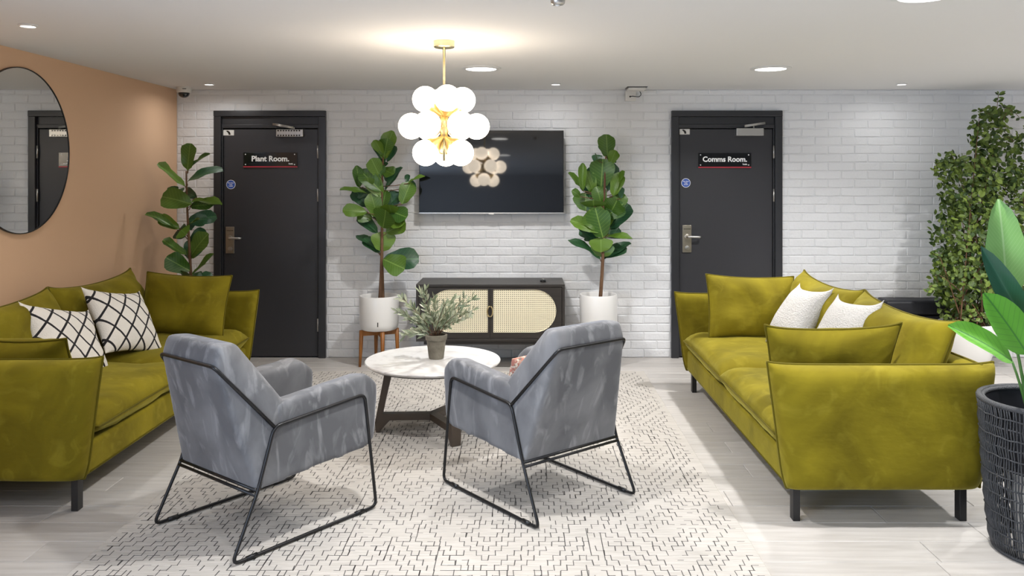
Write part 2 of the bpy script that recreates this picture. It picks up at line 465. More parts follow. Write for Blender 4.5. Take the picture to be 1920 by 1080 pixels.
# ------------------------------------------------------------------ doors
def door(name, d, word, word_w, closer_open, sgn_px, blue_px, plate_px, lock_px, note_px):
    x0, x1 = d
    root = bpy.data.objects.new(name, None); COL.objects.link(root); structure(root)
    cx = (x0+x1)/2; root.location = (cx, YW, 0)
    root['label'] = f'charcoal fire door with black "{word}" sign and steel lever handle'
    a, b = x0-cx, x1-cx
    jw = 0.062
    # lining and transom
    for s, (p, q) in (('l', (a, a+jw)), ('r', (b-jw, b))):
        MB().box((p, -0.035, 0), (q, 0.16, DZ-0.05)).build('jamb', FRAMEPAINT, root, bevel=0.004)
    MB().box((a, -0.04, DZ-0.05), (b, 0.16, DZ)).build('head', FRAMEPAINT, root, bevel=0.004)
    MB().box((a+jw, 0.0, 2.0), (b-jw, 0.10, DZ-0.05)).build('transom_panel', FRAMEPAINT, root, bevel=0.003)
    MB().box((a+jw, -0.012, 1.995), (b-jw, 0.09, 2.03)).build('transom_rail', FRAMEPAINT, root, bevel=0.004)
    for s in (-1, 1):
        xx = a+jw if s < 0 else b-jw
        MB().box((min(xx, xx-s*0.012), -0.012, 0), (max(xx, xx-s*0.012), 0.06, 1.995)).build('door_stop', FRAMEPAINT, root, bevel=0.003)
    la, lb = a+jw+0.015, b-jw-0.015
    leaf = MB().box((la, 0.004, 0.008), (lb, 0.05, 1.988)).build('door_leaf', BLACKPAINT, root, bevel=0.003)
    Yd = YW + 0.004
    def lx(px): return fx(px, Yd) - cx
    def lz(py): return fz(py, Yd)
    # hinges
    for py0, py1 in ((273, 297), (354, 378), (597, 621)):
        MB().tube([(lb+0.007, -0.015, lz(py1)), (lb+0.007, -0.015, lz(py0))], 0.0085, 8).build('hinge', STEEL, root, smooth=True)
    # name sign
    px0, px1, py0, py1 = sgn_px
    sg = MB().box((lx(px0), -0.006, lz(py1)), (lx(px1), 0.004, lz(py0))).build('sign', SIGNBLACK, root, bevel=0.001)
    MB().box((lx(px0), -0.0075, lz(py1)-0.004), (lx(px1), 0.004, lz(py1)+0.006)).build('red_edge', SIGNRED, sg)
    lettering(word, 0.07, ((lx(px0)+lx(px1))/2 + 0.0, -0.0070, lz(py0+12)), SIGNWHITE, sg, bold=0.0020, width=word_w)
    lettering('host.', 0.02, (lx(px1)-0.055, -0.0070, lz(py0+21)), SIGNWHITE, sg, bold=0.0006)
    for qx in (px0+4, px1-5):
        for qy in (py0+3.5, py1-4.5):
            MB().sphere((lx(qx), -0.0065, lz(qy)), 0.0055, 10, 6).build('screw_cap', SIGNWHITE, sg, smooth=True)
    # blue mandatory disc
    bx, by = blue_px
    Mx = Matrix.Translation((lx(bx), 0.004, lz(by))) @ Matrix.Rotation(R(90), 4, 'X')
    disc = MB().lathe([(0.040,0),(0.040,0.002)], 28, Mx).build('round_sign', SIGNWHITE, root)
    MB().lathe([(0.036,0.002),(0.036,0.003)], 28, Mx).build('blue_field', SIGNBLUE, disc)
    for t, dz in (('Fire door', 0.014), ('keep', 0.0), ('locked', -0.014)):
        lettering(t, 0.0135, (lx(bx), 0.0004, lz(by)+dz), SIGNWHITE, disc, bold=0.0003)
    # small white label plate at the top corner
    qx, qy = note_px
    nt = MB().box((lx(qx)-0.047, -0.001, lz(qy)-0.024), (lx(qx)+0.047, 0.004, lz(qy)+0.024)).build('label_plate', PLASTIC, root, bevel=0.002)
    MB().prism([(lx(qx)-.022, lz(qy)+.016), (lx(qx)-.006, lz(qy)+.019), (lx(qx)+.012, lz(qy)+.006), (lx(qx)+.018, lz(qy)-.016), (lx(qx)+.002, lz(qy)-.019), (lx(qx)-.004, lz(qy)-.002)], -0.002, -0.001).build('dark_mark', SIGNBLACK, nt)
    # lock plate and lever
    qx0, qx1, qy0, qy1 = lock_px
    A, B, Z0, Z1 = lx(qx0), lx(qx1), lz(qy1), lz(qy0)
    lp = MB().box((A, -0.010, Z0), (B, 0.004, Z1)).build('lock_plate', BRONZE, root, bevel=0.003)
    mx = (A+B)/2
    MB().box((A+.010, -0.0106, Z1-.036), (B-.008, -0.0098, Z1-.032)).build('slot', SIGNBLACK, lp)
    zl = Z0 + (Z1-Z0)*0.585
    MB().tube(fillet([(mx, -0.01, zl), (mx, -0.055, zl), (mx+0.105, -0.058, zl-.002), (mx+0.108, -0.035, zl-.002)], 0.02), 0.0095, 10).build('lever', STEEL, lp, smooth=True)
    MB().lathe([(0.022,0),(0.022,0.006),(0.018,0.008)], 20, Matrix.Translation((mx, -0.01, zl)) @ Matrix.Rotation(R(90), 4, 'X')).build('rose', BRONZE, lp, auto=True)
    MB().lathe([(0.019,0),(0.019,0.007),(0.008,0.009)], 20, Matrix.Translation((mx+.002, -0.01, Z0+.04)) @ Matrix.Rotation(R(90), 4, 'X')).build('key_cylinder', STEEL, lp, auto=True)
    # closer
    cx0, cx1, cy0, cy1, ax0, ax1, ay0, ay1 = plate_px
    cb = MB().box((lx(cx0), -0.05, lz(cy1)), (lx(cx1), 0.004, lz(cy0))).build('door_closer', STEEL, root, bevel=0.004)
    if closer_open:
        for k in range(9):
            u = lx(cx0) + 0.012 + k*0.023
            for zz in (lz(cy0)-0.012, lz(cy1)+0.012):
                MB().box((u, -0.0515, zz-0.006), (u+0.013, -0.0495, zz+0.006)).build('body_recess', SIGNBLACK, cb)
    piv = (lx(cx0*0.35+cx1*0.65), -0.03, lz(cy0))
    MB().tube([piv, (piv[0], -0.03, piv[2]+0.02)], 0.007, 8).build('spindle', STEEL, cb, smooth=True)
    for dzz in (0.0, -0.013):
        MB().tube([(lx(ax0), -0.04, lz(ay0)+dzz*0.8), (lx(ax1), -0.05, lz(ay1)+dzz*0.8)], 0.0055, 6).build('closer_arm', STEEL, cb, smooth=True)
    return root
door('door_1', D1, 'Plant Room.', 0.325, True, (457,558,286,313), (433,346), (521,571,243,257,514,553,232,239), (424,440,425,475), (429,249))
door('door_2', D2, 'Comms Room.', 0.385, False, (1309,1408,287,314), (1286,343), (1378,1429,241,255,1432,1393,230,236), (1279,1296,422,473), (1283,247))
structure(MB().box((-2.85, 7.36, -0.1), (2.5, 7.4, 2.33)).build('wall_beyond_doors', PLAIN))

# ------------------------------------------------------------------ rug
RX0, RX1, RY0, RY1, RT = -1.787, 0.975, 2.75, 6.60, 0.012
rug = MB().box((RX0, RY0, 0), (RX1, RY1, RT)).build('rug', RUG, bevel=0.004)
tag(rug, 'large cream woven rug with broken charcoal stepped diamond lines', 'rug')
rnd = random.Random(11)
cxs, cys = 0.0265, 0.043
ni, nj = int((RX1-RX0-0.05)/cxs), int((RY1-RY0-0.05)/cys)
PI_, PJ_ = 30, 24
def level(i, j):
    a = abs((i % PI_) - PI_/2); b = abs(((j + 5) % PJ_) - PJ_/2)
    dmd = a + b
    q = int(dmd) % 7
    return int(dmd)//7*3 + (0 if q < 2 else 1 if q < 4 else 2), dmd
yarn = MB()
zt = RT
def seg(x0, y0, x1, y1, w):
    dx, dy = x1-x0, y1-y0; l = math.hypot(dx, dy); nx, ny = -dy/l*w/2, dx/l*w/2
    ex, ey = dx/l*w/2, dy/l*w/2
    x0 -= ex; y0 -= ey; x1 += ex; y1 += ey
    h = zt + 0.0006
    yarn.add([(x0+nx,y0+ny,zt-.002),(x1+nx,y1+ny,zt-.002),(x1-nx,y1-ny,zt-.002),(x0-nx,y0-ny,zt-.002),(x0+nx,y0+ny,h),(x1+nx,y1+ny,h),(x1-nx,y1-ny,h),(x0-nx,y0-ny,h)],
             [(7,6,5,4),(0,1,5,4),(1,2,6,5),(2,3,7,6),(3,0,4,7)])
ox, oy = RX0+0.03, RY0+0.03
for i in range(ni):
    for j in range(nj):
        l, dm = level(i, j)
        x, yv = ox+i*cxs, oy+j*cys
        n1 = noise.noise(V((i*0.16, j*0.16, 3.3)))
        keep = 0.76 + 0.5*n1
        jx = rnd.uniform(-.003,.003)
        ll, ld = level(i-1, j)[0], level(i, j-1)[0]
        if l != ll and rnd.random() < keep + 0.12: seg(x+jx, yv, x+jx+rnd.uniform(-.003,.003), yv+cys*rnd.uniform(.85,1.1), rnd.uniform(.0026,.0044))
        if l != ld and rnd.random() < keep: seg(x+jx, yv, x+cxs*rnd.uniform(.8,1.1), yv+rnd.uniform(-.002,.002), rnd.uniform(.0014,.0026))
        if l == 0 and rnd.random() < 0.10: seg(x+jx, yv, x+jx, yv+cys, .004)
for k in range(70):     # longer stray lines along and across
    i = rnd.randrange(2, ni-2); j = rnd.randrange(2, nj-12); n = rnd.randrange(3, 9)
    x = ox+i*cxs; yv = oy+j*cys
    seg(x, yv, x+rnd.uniform(-.004,.004), yv+n*cys, .0034)
for k in range(60):
    i = rnd.randrange(2, ni-14); j = rnd.randrange(2, nj-2); n = rnd.randrange(4, 12)
    x = ox+i*cxs; yv = oy+j*cys
    seg(x, yv, x+n*cxs, yv+rnd.uniform(-.003,.003), .0022)
for k in range(380):    # short steps
    i = rnd.randrange(1, ni-4); j = rnd.randrange(1, nj-3); x = ox+i*cxs; yv = oy+j*cys
    s = rnd.choice((-1, 1))
    if rnd.random() < .5:
        seg(x, yv, x, yv+cys, .0042); seg(x, yv+cys, x+s*cxs*.9, yv+cys, .003)
    else:
        seg(x, yv, x+cxs*1.1, yv, .003); seg(x+cxs*1.1, yv, x+cxs*1.1, yv+cys, .0038)
o = yarn.build('stepped_pattern', RUGLINE, rug); o['kind'] = 'stuff'

# ------------------------------------------------------------------ sofas
SL, SD, SH, LEG = 2.37, 1.03, 0.715, 0.155
def make_sofa(label, loc, rotz, seed):
    t = thing('sofa', label, 'sofa', loc, rotz, 'olive velvet sofas')
    # base rail
    MB().box((-SL/2+.07, -SD/2+.085, LEG), (SL/2-.07, SD/2-.08, LEG+.15)).build('base', OLIVE, t, bevel=0.02, seg=3)
    MB().tube([(-SL/2+.09, -SD/2+.088, LEG+.018), (SL/2-.09, -SD/2+.088, LEG+.018)], 0.006, 6).build('base_piping', OLIVE_PIPE, t, smooth=True)
    for sx in (-1, 1):
        for sy in (-1, 1):
            x = sx*(SL/2-.07); y = sy*(SD/2-.135)
            MB().box((x-.024, y-.016, 0), (x+.024, y+.016, LEG+.01)).build('leg', LEGBLACK, t, bevel=0.002)
        # arm: soft panel standing across the end
        M = Matrix.Translation((sx*(SL/2-.045), 0, LEG)) @ Matrix.Rotation(R(90 if sx > 0 else -90), 4, 'Z')
        soft('arm', pillow(SD, SH-LEG, .095, .042, power=14, ex=.42, pinch=.006, taper=.86, wr=.010, wscale=3.2, seed=seed+sx+3, nu=26, nv=18, round_bottom=.035, ears=.012), OLIVE, M, t, 0.0065, OLIVE_PIPE)
    # back panel
    M = Matrix.Translation((0, SD/2-.06, LEG))
    soft('back_panel', pillow(SL-.06, SH-LEG+.0, .095, .05, power=16, ex=.42, pinch=.004, taper=.985, wr=.010, wscale=2.5, seed=seed+8, nu=40, nv=16), OLIVE, M, t, 0.0065, OLIVE_PIPE)
    # two seat cushions, lying
    cw = (SL-.23)/2
    for k, sx in enumerate((-1, 1)):
        M = Matrix.Translation((sx*cw/2, -SD/2+.055, LEG+.225)) @ Matrix.Rotation(R(-90), 4, 'X')
        soft('seat_cushion', pillow(cw+.012, SD-.16, .092, .085, power=9, ex=.5, pinch=.008, wr=.013, wscale=4, seed=seed+20+k, nu=28, nv=22), OLIVE, M, t, 0.006, OLIVE_PIPE)
    # two loose back cushions, leaning
    for k, sx in enumerate((-1, 1)):
        M = Matrix.Translation((sx*cw/2*.99, SD/2-.275, LEG+.285)) @ Matrix.Rotation(R(-20), 4, 'X')
        soft('back_cushion', pillow(cw-.02, .475, .12, .085, power=4, ex=.55, pinch=.03, sag=.03, wr=.03, ears=.012, wscale=3.5, seed=seed+30+k, nu=28, nv=20), OLIVE, M, t, 0.007, OLIVE_PIPE)
    return t
make_sofa('olive velvet sofa with two white cushions, standing right of the rug', ((1.115+2.145)/2, 3.70+SL/2, 0), R(-90), 1)
make_sofa('olive velvet sofa with black and white diamond cushions along the tan wall', (-2.0-SD/2+.03, 3.81+SL/2, 0), R(90), 50)

def cushion(name, label, cat, w, h, tf, tb, center, yaw, lean, roll, m, seed, pipe=0.006, pmat=None, power=3.2, pinch=.07, sag=.0, wr=.016, group=None, ears=0.0, taper=1.0):
    """yaw: direction the front (-y) is turned about z; lean: tilt back; roll: turn in its own plane"""
    mb, ring = pillow(w, h, tf, tb, power=power, ex=.6, pinch=pinch, sag=sag, wr=wr, wscale=5, seed=seed, ears=ears, taper=taper)
    sh = V((0, 0, -h/2))
    mb.v = [p + sh for p in mb.v]; ring = [p + sh for p in ring]
    o = soft(name, (mb, ring), m, None, None, pipe, pmat)
    o.matrix_world = Matrix.Translation(center) @ Matrix.Rotation(R(yaw), 4, 'Z') @ Matrix.Rotation(R(-lean), 4, 'X') @ Matrix.Rotation(R(roll), 4, 'Y')
    tag(o, label, cat, group); return o

# velvet scatter pillows at the arms
cushion('pillow', 'olive velvet pillow against the far arm of the right sofa', 'pillow', .63, .44, .085, .075, (1.60, 5.735, .665), 4, 16, 2, OLIVE, 2, .006, OLIVE_PIPE, sag=.01, pinch=.045, wr=.026, group='olive velvet arm pillows')
cushion('pillow', 'olive velvet pillow against the near arm of the right sofa', 'pillow', .66, .38, .08, .08, (1.505, 4.02, .665), 180, 14, 1, OLIVE, 5, .006, OLIVE_PIPE, sag=.012, pinch=.04, wr=.026, group='olive velvet arm pillows', ears=.012, taper=.84)
cushion('pillow', 'olive velvet pillow against the far arm of the left sofa', 'pillow', .63, .44, .085, .075, (-2.40, 5.83, .665), -4, 16, 2, OLIVE, 9, .006, OLIVE_PIPE, sag=.01, pinch=.045, wr=.026, group='olive velvet arm pillows')
cushion('pillow', 'olive velvet pillow against the near arm of the left sofa', 'pillow', .62, .42, .09, .085, (-2.57, 4.16, .605), 178, 30, -3, OLIVE, 14, .006, OLIVE_PIPE, sag=.03, pinch=.045, wr=.032, group='olive velvet arm pillows')
# white boucle cushions
cushion('cushion', 'white boucle cushion on the right sofa, nearer the Comms Room door', 'cushion', .43, .43, .088, .085, (1.765, 5.28, .665), -83, 34, -4, BOUCLE, 21, 0, pinch=.10, wr=.008, ears=.035, group='white boucle cushions')
cushion('cushion', 'white boucle cushion on the right sofa, nearer the camera', 'cushion', .43, .43, .088, .085, (1.80, 4.63, .675), -80, 30, -4, BOUCLE, 22, 0, pinch=.10, wr=.008, ears=.035, group='white boucle cushions')

def diamond_mat():
    m, N, L, b = newmat('cream weave with black diamond lattice')
    tc = N.new('ShaderNodeTexCoord'); sx = N.new('ShaderNodeSeparateXYZ'); L.new(tc.outputs['Object'], sx.inputs[0])
    def mt(op, *a):
        n = N.new('ShaderNodeMath'); n.operation = op
        for k, q in enumerate(a):
            if isinstance(q, (int, float)): n.inputs[k].default_value = q
            else: L.new(q, n.inputs[k])
        return n.outputs[0]
    X, Z = sx.outputs['X'], sx.outputs['Z']
    d1 = mt('ADD', mt('MULTIPLY', X, 8.6), mt('MULTIPLY', Z, 6.6))
    d2 = mt('SUBTRACT', mt('MULTIPLY', X, 8.6), mt('MULTIPLY', Z, 6.6))
    def ln(d, w): return mt('LESS_THAN', mt('ABSOLUTE', mt('SUBTRACT', mt('FRACT', mt('ADD', d, 10.27)), .5)), w)
    l = mt('MAXIMUM', ln(d1, .066), ln(d2, .066))
    mx = N.new('ShaderNodeMix'); mx.data_type = 'RGBA'; L.new(l, mx.inputs['Factor'])
    mx.inputs['A'].default_value = (.76,.72,.66,1); mx.inputs['B'].default_value = (.015,.014,.016,1)
    L.new(mx.outputs['Result'], b.inputs['Base Color']); b.inputs['Roughness'].default_value = .95
    t = N.new('ShaderNodeTexNoise'); t.inputs['Scale'].default_value = 150; L.new(tc.outputs['Object'], t.inputs['Vector'])
    bp = N.new('ShaderNodeBump'); bp.inputs['Strength'].default_value = .6; bp.inputs['Distance'].default_value = .008
    L.new(t.outputs['Fac'], bp.inputs['Height']); L.new(bp.outputs[0], b.inputs['Normal'])
    return m
DIAMOND = diamond_mat()
cushion('cushion', 'cream cushion with black diamond lattice, further from the camera on the left sofa', 'cushion', .46, .46, .075, .075, (-2.525, 5.20, .655), 76, 36, 13, DIAMOND, 31, 0, pinch=.10, wr=.016, ears=.02, group='black and white diamond cushions')
cushion('cushion', 'cream cushion with black diamond lattice, beside the near arm of the left sofa', 'cushion', .46, .46, .075, .075, (-2.60, 4.68, .635), 78, 38, 18, DIAMOND, 33, 0, pinch=.10, wr=.016, ears=.02, group='black and white diamond cushions')

# ------------------------------------------------------------------ armchairs
def make_chair(label, loc, rotz):
    t = thing('armchair', label, 'armchair', loc, rotz, 'grey velvet wire armchairs')
    O = -0.378     # local y of the rear runner corners
    def q(x, s, z): return V((x, s+O, z))
    def mir(pts): return [q(x, s, z) for x, s, z in pts] + [q(-x, s, z) for x, s, z in pts]
    hull_obj('backrest', mir([(.215,-.020,.79),(.212,.005,.872),(.185,.10,.865),(.308,.20,.50),(.292,.27,.60),(.298,.125,.252),(.23,.30,.34),(.215,.235,.62)]), GREY, t, .030, 34)
    for s in (-1, 1):
        pts = [(.300,.215,.505),(.302,.67,.545),(.308,.72,.295),(.296,.135,.255),(.300,.22,.605),(.300,.71,.642),(.298,.785,.58),(.292,.765,.325),(.190,.22,.595),(.182,.71,.630),(.182,.785,.57),(.19,.765,.35),(.2,.2,.30)]
        hull_obj('arm', [q(s*x, y, z) for x, y, z in pts], GREY, t, .030, 34)
    hull_obj('seat', mir([(.205,.18,.275),(.205,.70,.315),(.205,.745,.36),(.205,.73,.445),(.205,.26,.42)]), GREY, t, .022, 24)
    fr = MB(); rt = .0075; X = .308
    for s in (-1, 1):
        loop = [q(s*X,.687,.549), q(s*X,.757,.0095), q(s*X,.0,.0095), q(s*.300,.125,.268), q(s*X,.197,.514)]
        fr.tube(fillet(loop, .035, 6, True), rt, 8, True)
    up = [q(-X,.197,.514), q(-.212,-.022,.788), q(.212,-.022,.788), q(X,.197,.514)]
    fr.tube(fillet(up, .03, 6), rt, 8)
    fr.tube([q(-.300,.122,.266), q(.300,.122,.266)], rt, 8)
    fr.tube([q(-.301,.113,.249), q(.301,.113,.249)], rt*.9, 8)
    fr.tube([q(-.303,.70,.318), q(.303,.70,.318)], rt*.9, 8)
    fr.build('wire_frame', BLACKMETAL, t, smooth=True)
    for s in (-1, 1):
        for yy in (.09, .655):
            MB().tube([q(s*X, yy-.024, .0105), q(s*X, yy+.024, .0105)], .0103, 8).build('glide', BLACKMETAL, t, smooth=True)
    return t
make_chair('grey velvet armchair on black wire legs, nearer the left sofa', (-1.167, 3.764, RT+.001), R(-38.3))
ch2 = make_chair('grey velvet armchair with a patterned cushion, in the middle of the rug', (.073, 4.10, RT+.001), R(39.1))
def patch_mat():
    m, N, L, b = newmat('coral and cream patterned weave')
    tc = N.new('ShaderNodeTexCoord'); vo = N.new('ShaderNodeTexVoronoi'); vo.inputs['Scale'].default_value = 110
    L.new(tc.outputs['Object'], vo.inputs['Vector'])
    r = N.new('ShaderNodeValToRGB'); sp = N.new('ShaderNodeSeparateColor'); L.new(vo.outputs['Color'], sp.inputs[0]); L.new(sp.outputs[0], r.inputs[0])
    r.color_ramp.interpolation = 'CONSTANT'
    e = r.color_ramp.elements; e[0].color = (.50,.20,.15,1); e[1].position = .35; e[1].color = (.72,.60,.48,1)
    x = e.new(.62); x.color = (.22,.18,.15,1); x = e.new(.74); x.color = (.55,.33,.25,1)
    L.new(r.outputs[0], b.inputs['Base Color']); b.inputs['Roughness'].default_value = .95
    return m
cm = Matrix.Translation((.073, 4.10, RT)) @ Matrix.Rotation(R(39.1), 4, 'Z')
pc = cm @ V((-.045, -.01, .558))
cushion('cushion', 'coral and cream patterned cushion in the middle armchair', 'cushion', .31, .30, .045, .045, pc, 39.1+180, 20, 3, patch_mat(), 41, 0, pinch=.05, wr=.006)

# ------------------------------------------------------------------ coffee table
TX, TY, TZ, TR = -.551, 5.05, .45, .415
tb = thing('coffee_table', 'round white marble coffee table on a dark three legged base', 'coffee table', (TX, TY, RT+.0008))
zt_ = TZ - RT
MB().lathe([(0,zt_-.022),(TR-.018,zt_-.022),(TR-.004,zt_-.014),(TR,zt_-.006),(TR-.004,zt_),(0,zt_)], 72).build('table_top', MARBLE, tb, auto=True)
MB().lathe([(0,zt_-.030),(TR-.03,zt_-.030),(TR-.02,zt_-.022),(0,zt_-.022)], 60).build('under_rim', BLACKMETAL, tb, auto=True)
prof = [(.345,0),(.352,.06),(.285,zt_-.03),(.225,zt_-.03),(.232,zt_-.045),(.245,zt_-.06),(.305,.112),(0.0,.112),(0.0,.072),(.262,.072),(.318,.012),(.322,0)]
for a in (183, -61, 61):
    MB().prism(prof, -.029, .029, Matrix.Rotation(R(a), 4, 'Z')).build('leg', WALNUT, tb, bevel=.003)

# ------------------------------------------------------------------ foliage helpers
def leaf_mesh(name, m, wfun, n=6, fold=.18, droop=.15, ripple=.03, seed=0, k=4):
    rr = random.Random(seed); mb = MB(); vs = []; fs = []
    for i in range(n+1):
        t = i/n; w_ = wfun(t)
        for j in range(k+1):
            u = 2*j/k - 1
            x = u*w_/2
            z = fold*abs(x) - droop*t*t + ripple*math.sin(t*9 + u*2 + seed)*abs(u) + rr.uniform(-.5,.5)*ripple*abs(u)
            vs.append((x, t, z))
    for i in range(n):
        for j in range(k):
            a = i*(k+1)+j
            fs.append((a, a+1, a+k+2, a+k+1))
    mb.add(vs, fs)
    return mb.mesh(name, m, True)
def fig_w(t): return .16 + .84*math.sin(math.pi*min(1, t**1.25))**.75*(0.55+.45*t) if t < .999 else .12
def interp(tab):
    def f(t):
        for (a, va), (b, vb) in zip(tab, tab[1:]):
            if t <= b: return va + (vb-va)*(t-a)/(b-a)
        return tab[-1][1]
    return f
FIGW = interp([(0,.07),(.08,.42),(.2,.60),(.36,.74),(.55,.93),(.72,1.0),(.86,.92),(.95,.66),(1,.28)])
BOPW = interp([(0,.06),(.1,.45),(.25,.82),(.42,1.0),(.6,.93),(.78,.74),(.92,.42),(1,.05)])
fig_meshes = [leaf_mesh('leaf', FIG_GREEN, FIGW, 8, .18, d, .035, s) for s, d in ((1,.05),(2,.2),(3,.32),(4,-.12))]
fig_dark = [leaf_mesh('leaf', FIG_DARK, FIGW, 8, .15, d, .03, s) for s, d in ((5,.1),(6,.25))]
def put_leaf(me, parent, base, tip, width, facing):
    base, tip = V(base), V(tip); yv = tip-base; ln = yv.length; yv.normalize()
    zv = V(facing) - yv*V(facing).dot(yv)
    zv = zv.normalized() if zv.length > 1e-4 else yv.orthogonal().normalized()
    xv = yv.cross(zv)
    M = Matrix(((xv.x*width, yv.x*ln, zv.x*ln, base.x), (xv.y*width, yv.y*ln, zv.y*ln, base.y), (xv.z*width, yv.z*ln, zv.z*ln, base.z), (0,0,0,1)))
    o = bpy.data.objects.new('leaf', me); COL.objects.link(o); o.parent = parent
    o.matrix_basis = Matrix.Translation(-parent.location) @ M
    return o

def fig_tree(label, depth, scale, off, stem_zoom, leaves, root_z, seed, trunks, maxback=0.3, fill=.75, group='fiddle leaf figs'):
    """leaves: (base x,y, tip x,y, width, dark?) measured along the plant's own outline; spread in depth around the trunk"""
    rr = random.Random(seed)
    def px(p): return (off[0]+p[0]/scale, off[1]+p[1]/scale)
    sx, sy = px(stem_zoom[0]); bx = fx(sx, depth)
    t = thing('potted_fig_tree', label, 'fig tree', (bx, depth, root_z), 0, group)
    tx, ty = px(stem_zoom[1])
    topz = fz(ty, depth); topx = fx(tx, depth)
    loc = t.location.copy()
    for k, (dx, dy, h) in enumerate(trunks):
        a = V((dx, dy, 0)); b = V((topx-bx, 0, topz-root_z))
        pts = []
        for i in range(9):
            f = i/8*h
            pts.append(a*(1-f) + b*f + V((math.sin(f*5+k*2)*.008, math.cos(f*4+k)*.008, 0)))
        MB().tube(pts,   .017 if k == 0 else .014, 8, taper=[1-.6*i/8 for i in range(9)]).build('trunk', BARK, t, smooth=True)
    stalks = MB()
    extra = []
    for lf in leaves:        # leaves standing behind the front ones
        if rr.random() < fill:
            x0, y0, x1, y1, w_ = lf[:5]; k = rr.uniform(.15, .45)
            cxm = stem_zoom[1][0]
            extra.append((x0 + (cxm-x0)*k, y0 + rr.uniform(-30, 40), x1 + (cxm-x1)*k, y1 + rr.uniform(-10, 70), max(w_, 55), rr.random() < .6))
    for n, lf in enumerate(leaves + extra):
        (x0, y0, x1, y1, w_) = lf[:5]; dark = len(lf) > 5 and lf[5]
        ln_px = math.hypot(x1-x0, y1-y0)
        wid = w_/scale/F*depth*1.42
        ext = ln_px/scale/F*depth
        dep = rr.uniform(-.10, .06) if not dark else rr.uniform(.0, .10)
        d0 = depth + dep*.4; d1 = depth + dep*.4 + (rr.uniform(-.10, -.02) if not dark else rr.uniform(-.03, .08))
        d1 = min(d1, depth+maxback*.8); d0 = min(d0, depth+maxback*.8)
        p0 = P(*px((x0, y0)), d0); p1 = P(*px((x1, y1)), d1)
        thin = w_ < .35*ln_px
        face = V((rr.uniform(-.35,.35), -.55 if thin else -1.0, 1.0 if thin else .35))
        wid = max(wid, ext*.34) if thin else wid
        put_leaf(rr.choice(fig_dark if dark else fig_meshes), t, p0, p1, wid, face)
        s0 = V((bx + (topx-bx)*max(0, min(1, (p0.z-.03-root_z)/(topz-root_z))), depth, min(topz, p0.z-.025)))
        stalks.tube([s0-loc, (s0+p0)/2-loc+V((0,0,-.006)), p0-loc], .0035, 5)
    stalks.build('leaf_stalks', BARK, t, smooth=True)['kind'] = 'stuff'
    return t, loc

def pot_and_stool(loc, r, ztop, zbot, label_pot, with_stool, label_stool, leg_rot):
    p = thing('plant_pot', label_pot, 'plant pot', (loc[0], loc[1], zbot), 0, 'white cylinder plant pots')
    h = ztop-zbot
    MB().lathe([(0,0),(r*.86,0),(r*.93,.012),(r*.985,.05),(r,h-.01),(r-.004,h),(r-.014,h),(r-.018,h-.01),(r-.02,h*.45),(0,h*.45)], 48).build('pot_body', POTWHITE, p, auto=True)
    MB().lathe([(0,h*.45),(r-.021,h*.45),(r-.021,h*.45+.006),(0,h*.45+.014)], 32).build('soil', SOIL, p, smooth=True)
    if with_stool:
        s = thing('plant_stand', label_stool, 'plant stand', (loc[0], loc[1], 0), 0, 'wooden plant stands')
        for k in range(4):
            a = R(leg_rot + 90*k)
            d = V((math.cos(a), math.sin(a), 0))
            MB().tube([d*(r*.98), d*(r*.93)+V((0,0,zbot*.5)), d*(r*.90)+V((0,0,zbot+.035 if False else zbot-.004))], .017, 10, taper=[.62,.9,1.05]).build('leg', STOOLWOOD, s, smooth=True)
        for k in range(2):
            a = R(leg_rot + 90*k)
            MB().box((-r*.86, -.014, zbot-.05), (r*.86, .014, zbot-.006), Matrix.Rotation(a, 4, 'Z')).build('cross_rail', STOOLWOOD, s, bevel=.003)
    return p

# middle fig on its stand
MD = 6.85
fig1 = [(265,200,300,30,75),(262,170,215,70,52),(290,215,340,112,42,1),(262,240,252,172,40,1),(245,310,190,195,72),(265,260,340,300,62),(280,395,372,240,58,1),
 (250,400,130,270,78),(115,375,100,250,48),(170,420,2,365,16),(165,500,85,385,78,1),(160,535,15,512,64),(265,525,265,400,64),(230,565,190,430,78),
 (330,510,310,410,84,1),(385,480,430,350,78),(425,350,505,285,32),(415,350,418,290,26,1),(300,520,420,570,80),(262,632,290,515,118),(285,662,410,590,84),
 (230,665,108,545,62,1),(260,782,266,668,112),(235,790,112,650,54,1),(262,838,488,822,104,1),(250,470,215,400,70,1),(300,460,350,420,70,1)]
ft1, l1 = fig_tree('fiddle leaf fig between the Plant Room door and the television', MD, 3.375, (640,240), ((248,1070),(270,190)), fig1, .44, 3, ((-.012,0,1.0),(.014,.005,.62)), .27)
pp1 = pot_and_stool((fx(711, MD), MD), .1635, .584, .305, 'white plant pot on a teak stand, left of the cane sideboard', True, 'teak plant stand with four legs, left of the cane sideboard', 20)
st = MB().box((-.012,-.002,0),(.012,.001,.05)).build('paper_label', PLASTIC, pp1); st.location = (.018, -.1585, .035)
MB().box((-.006,-.0026,.008),(.002,-.0021,.044)).build('print', SIGNBLACK, st)
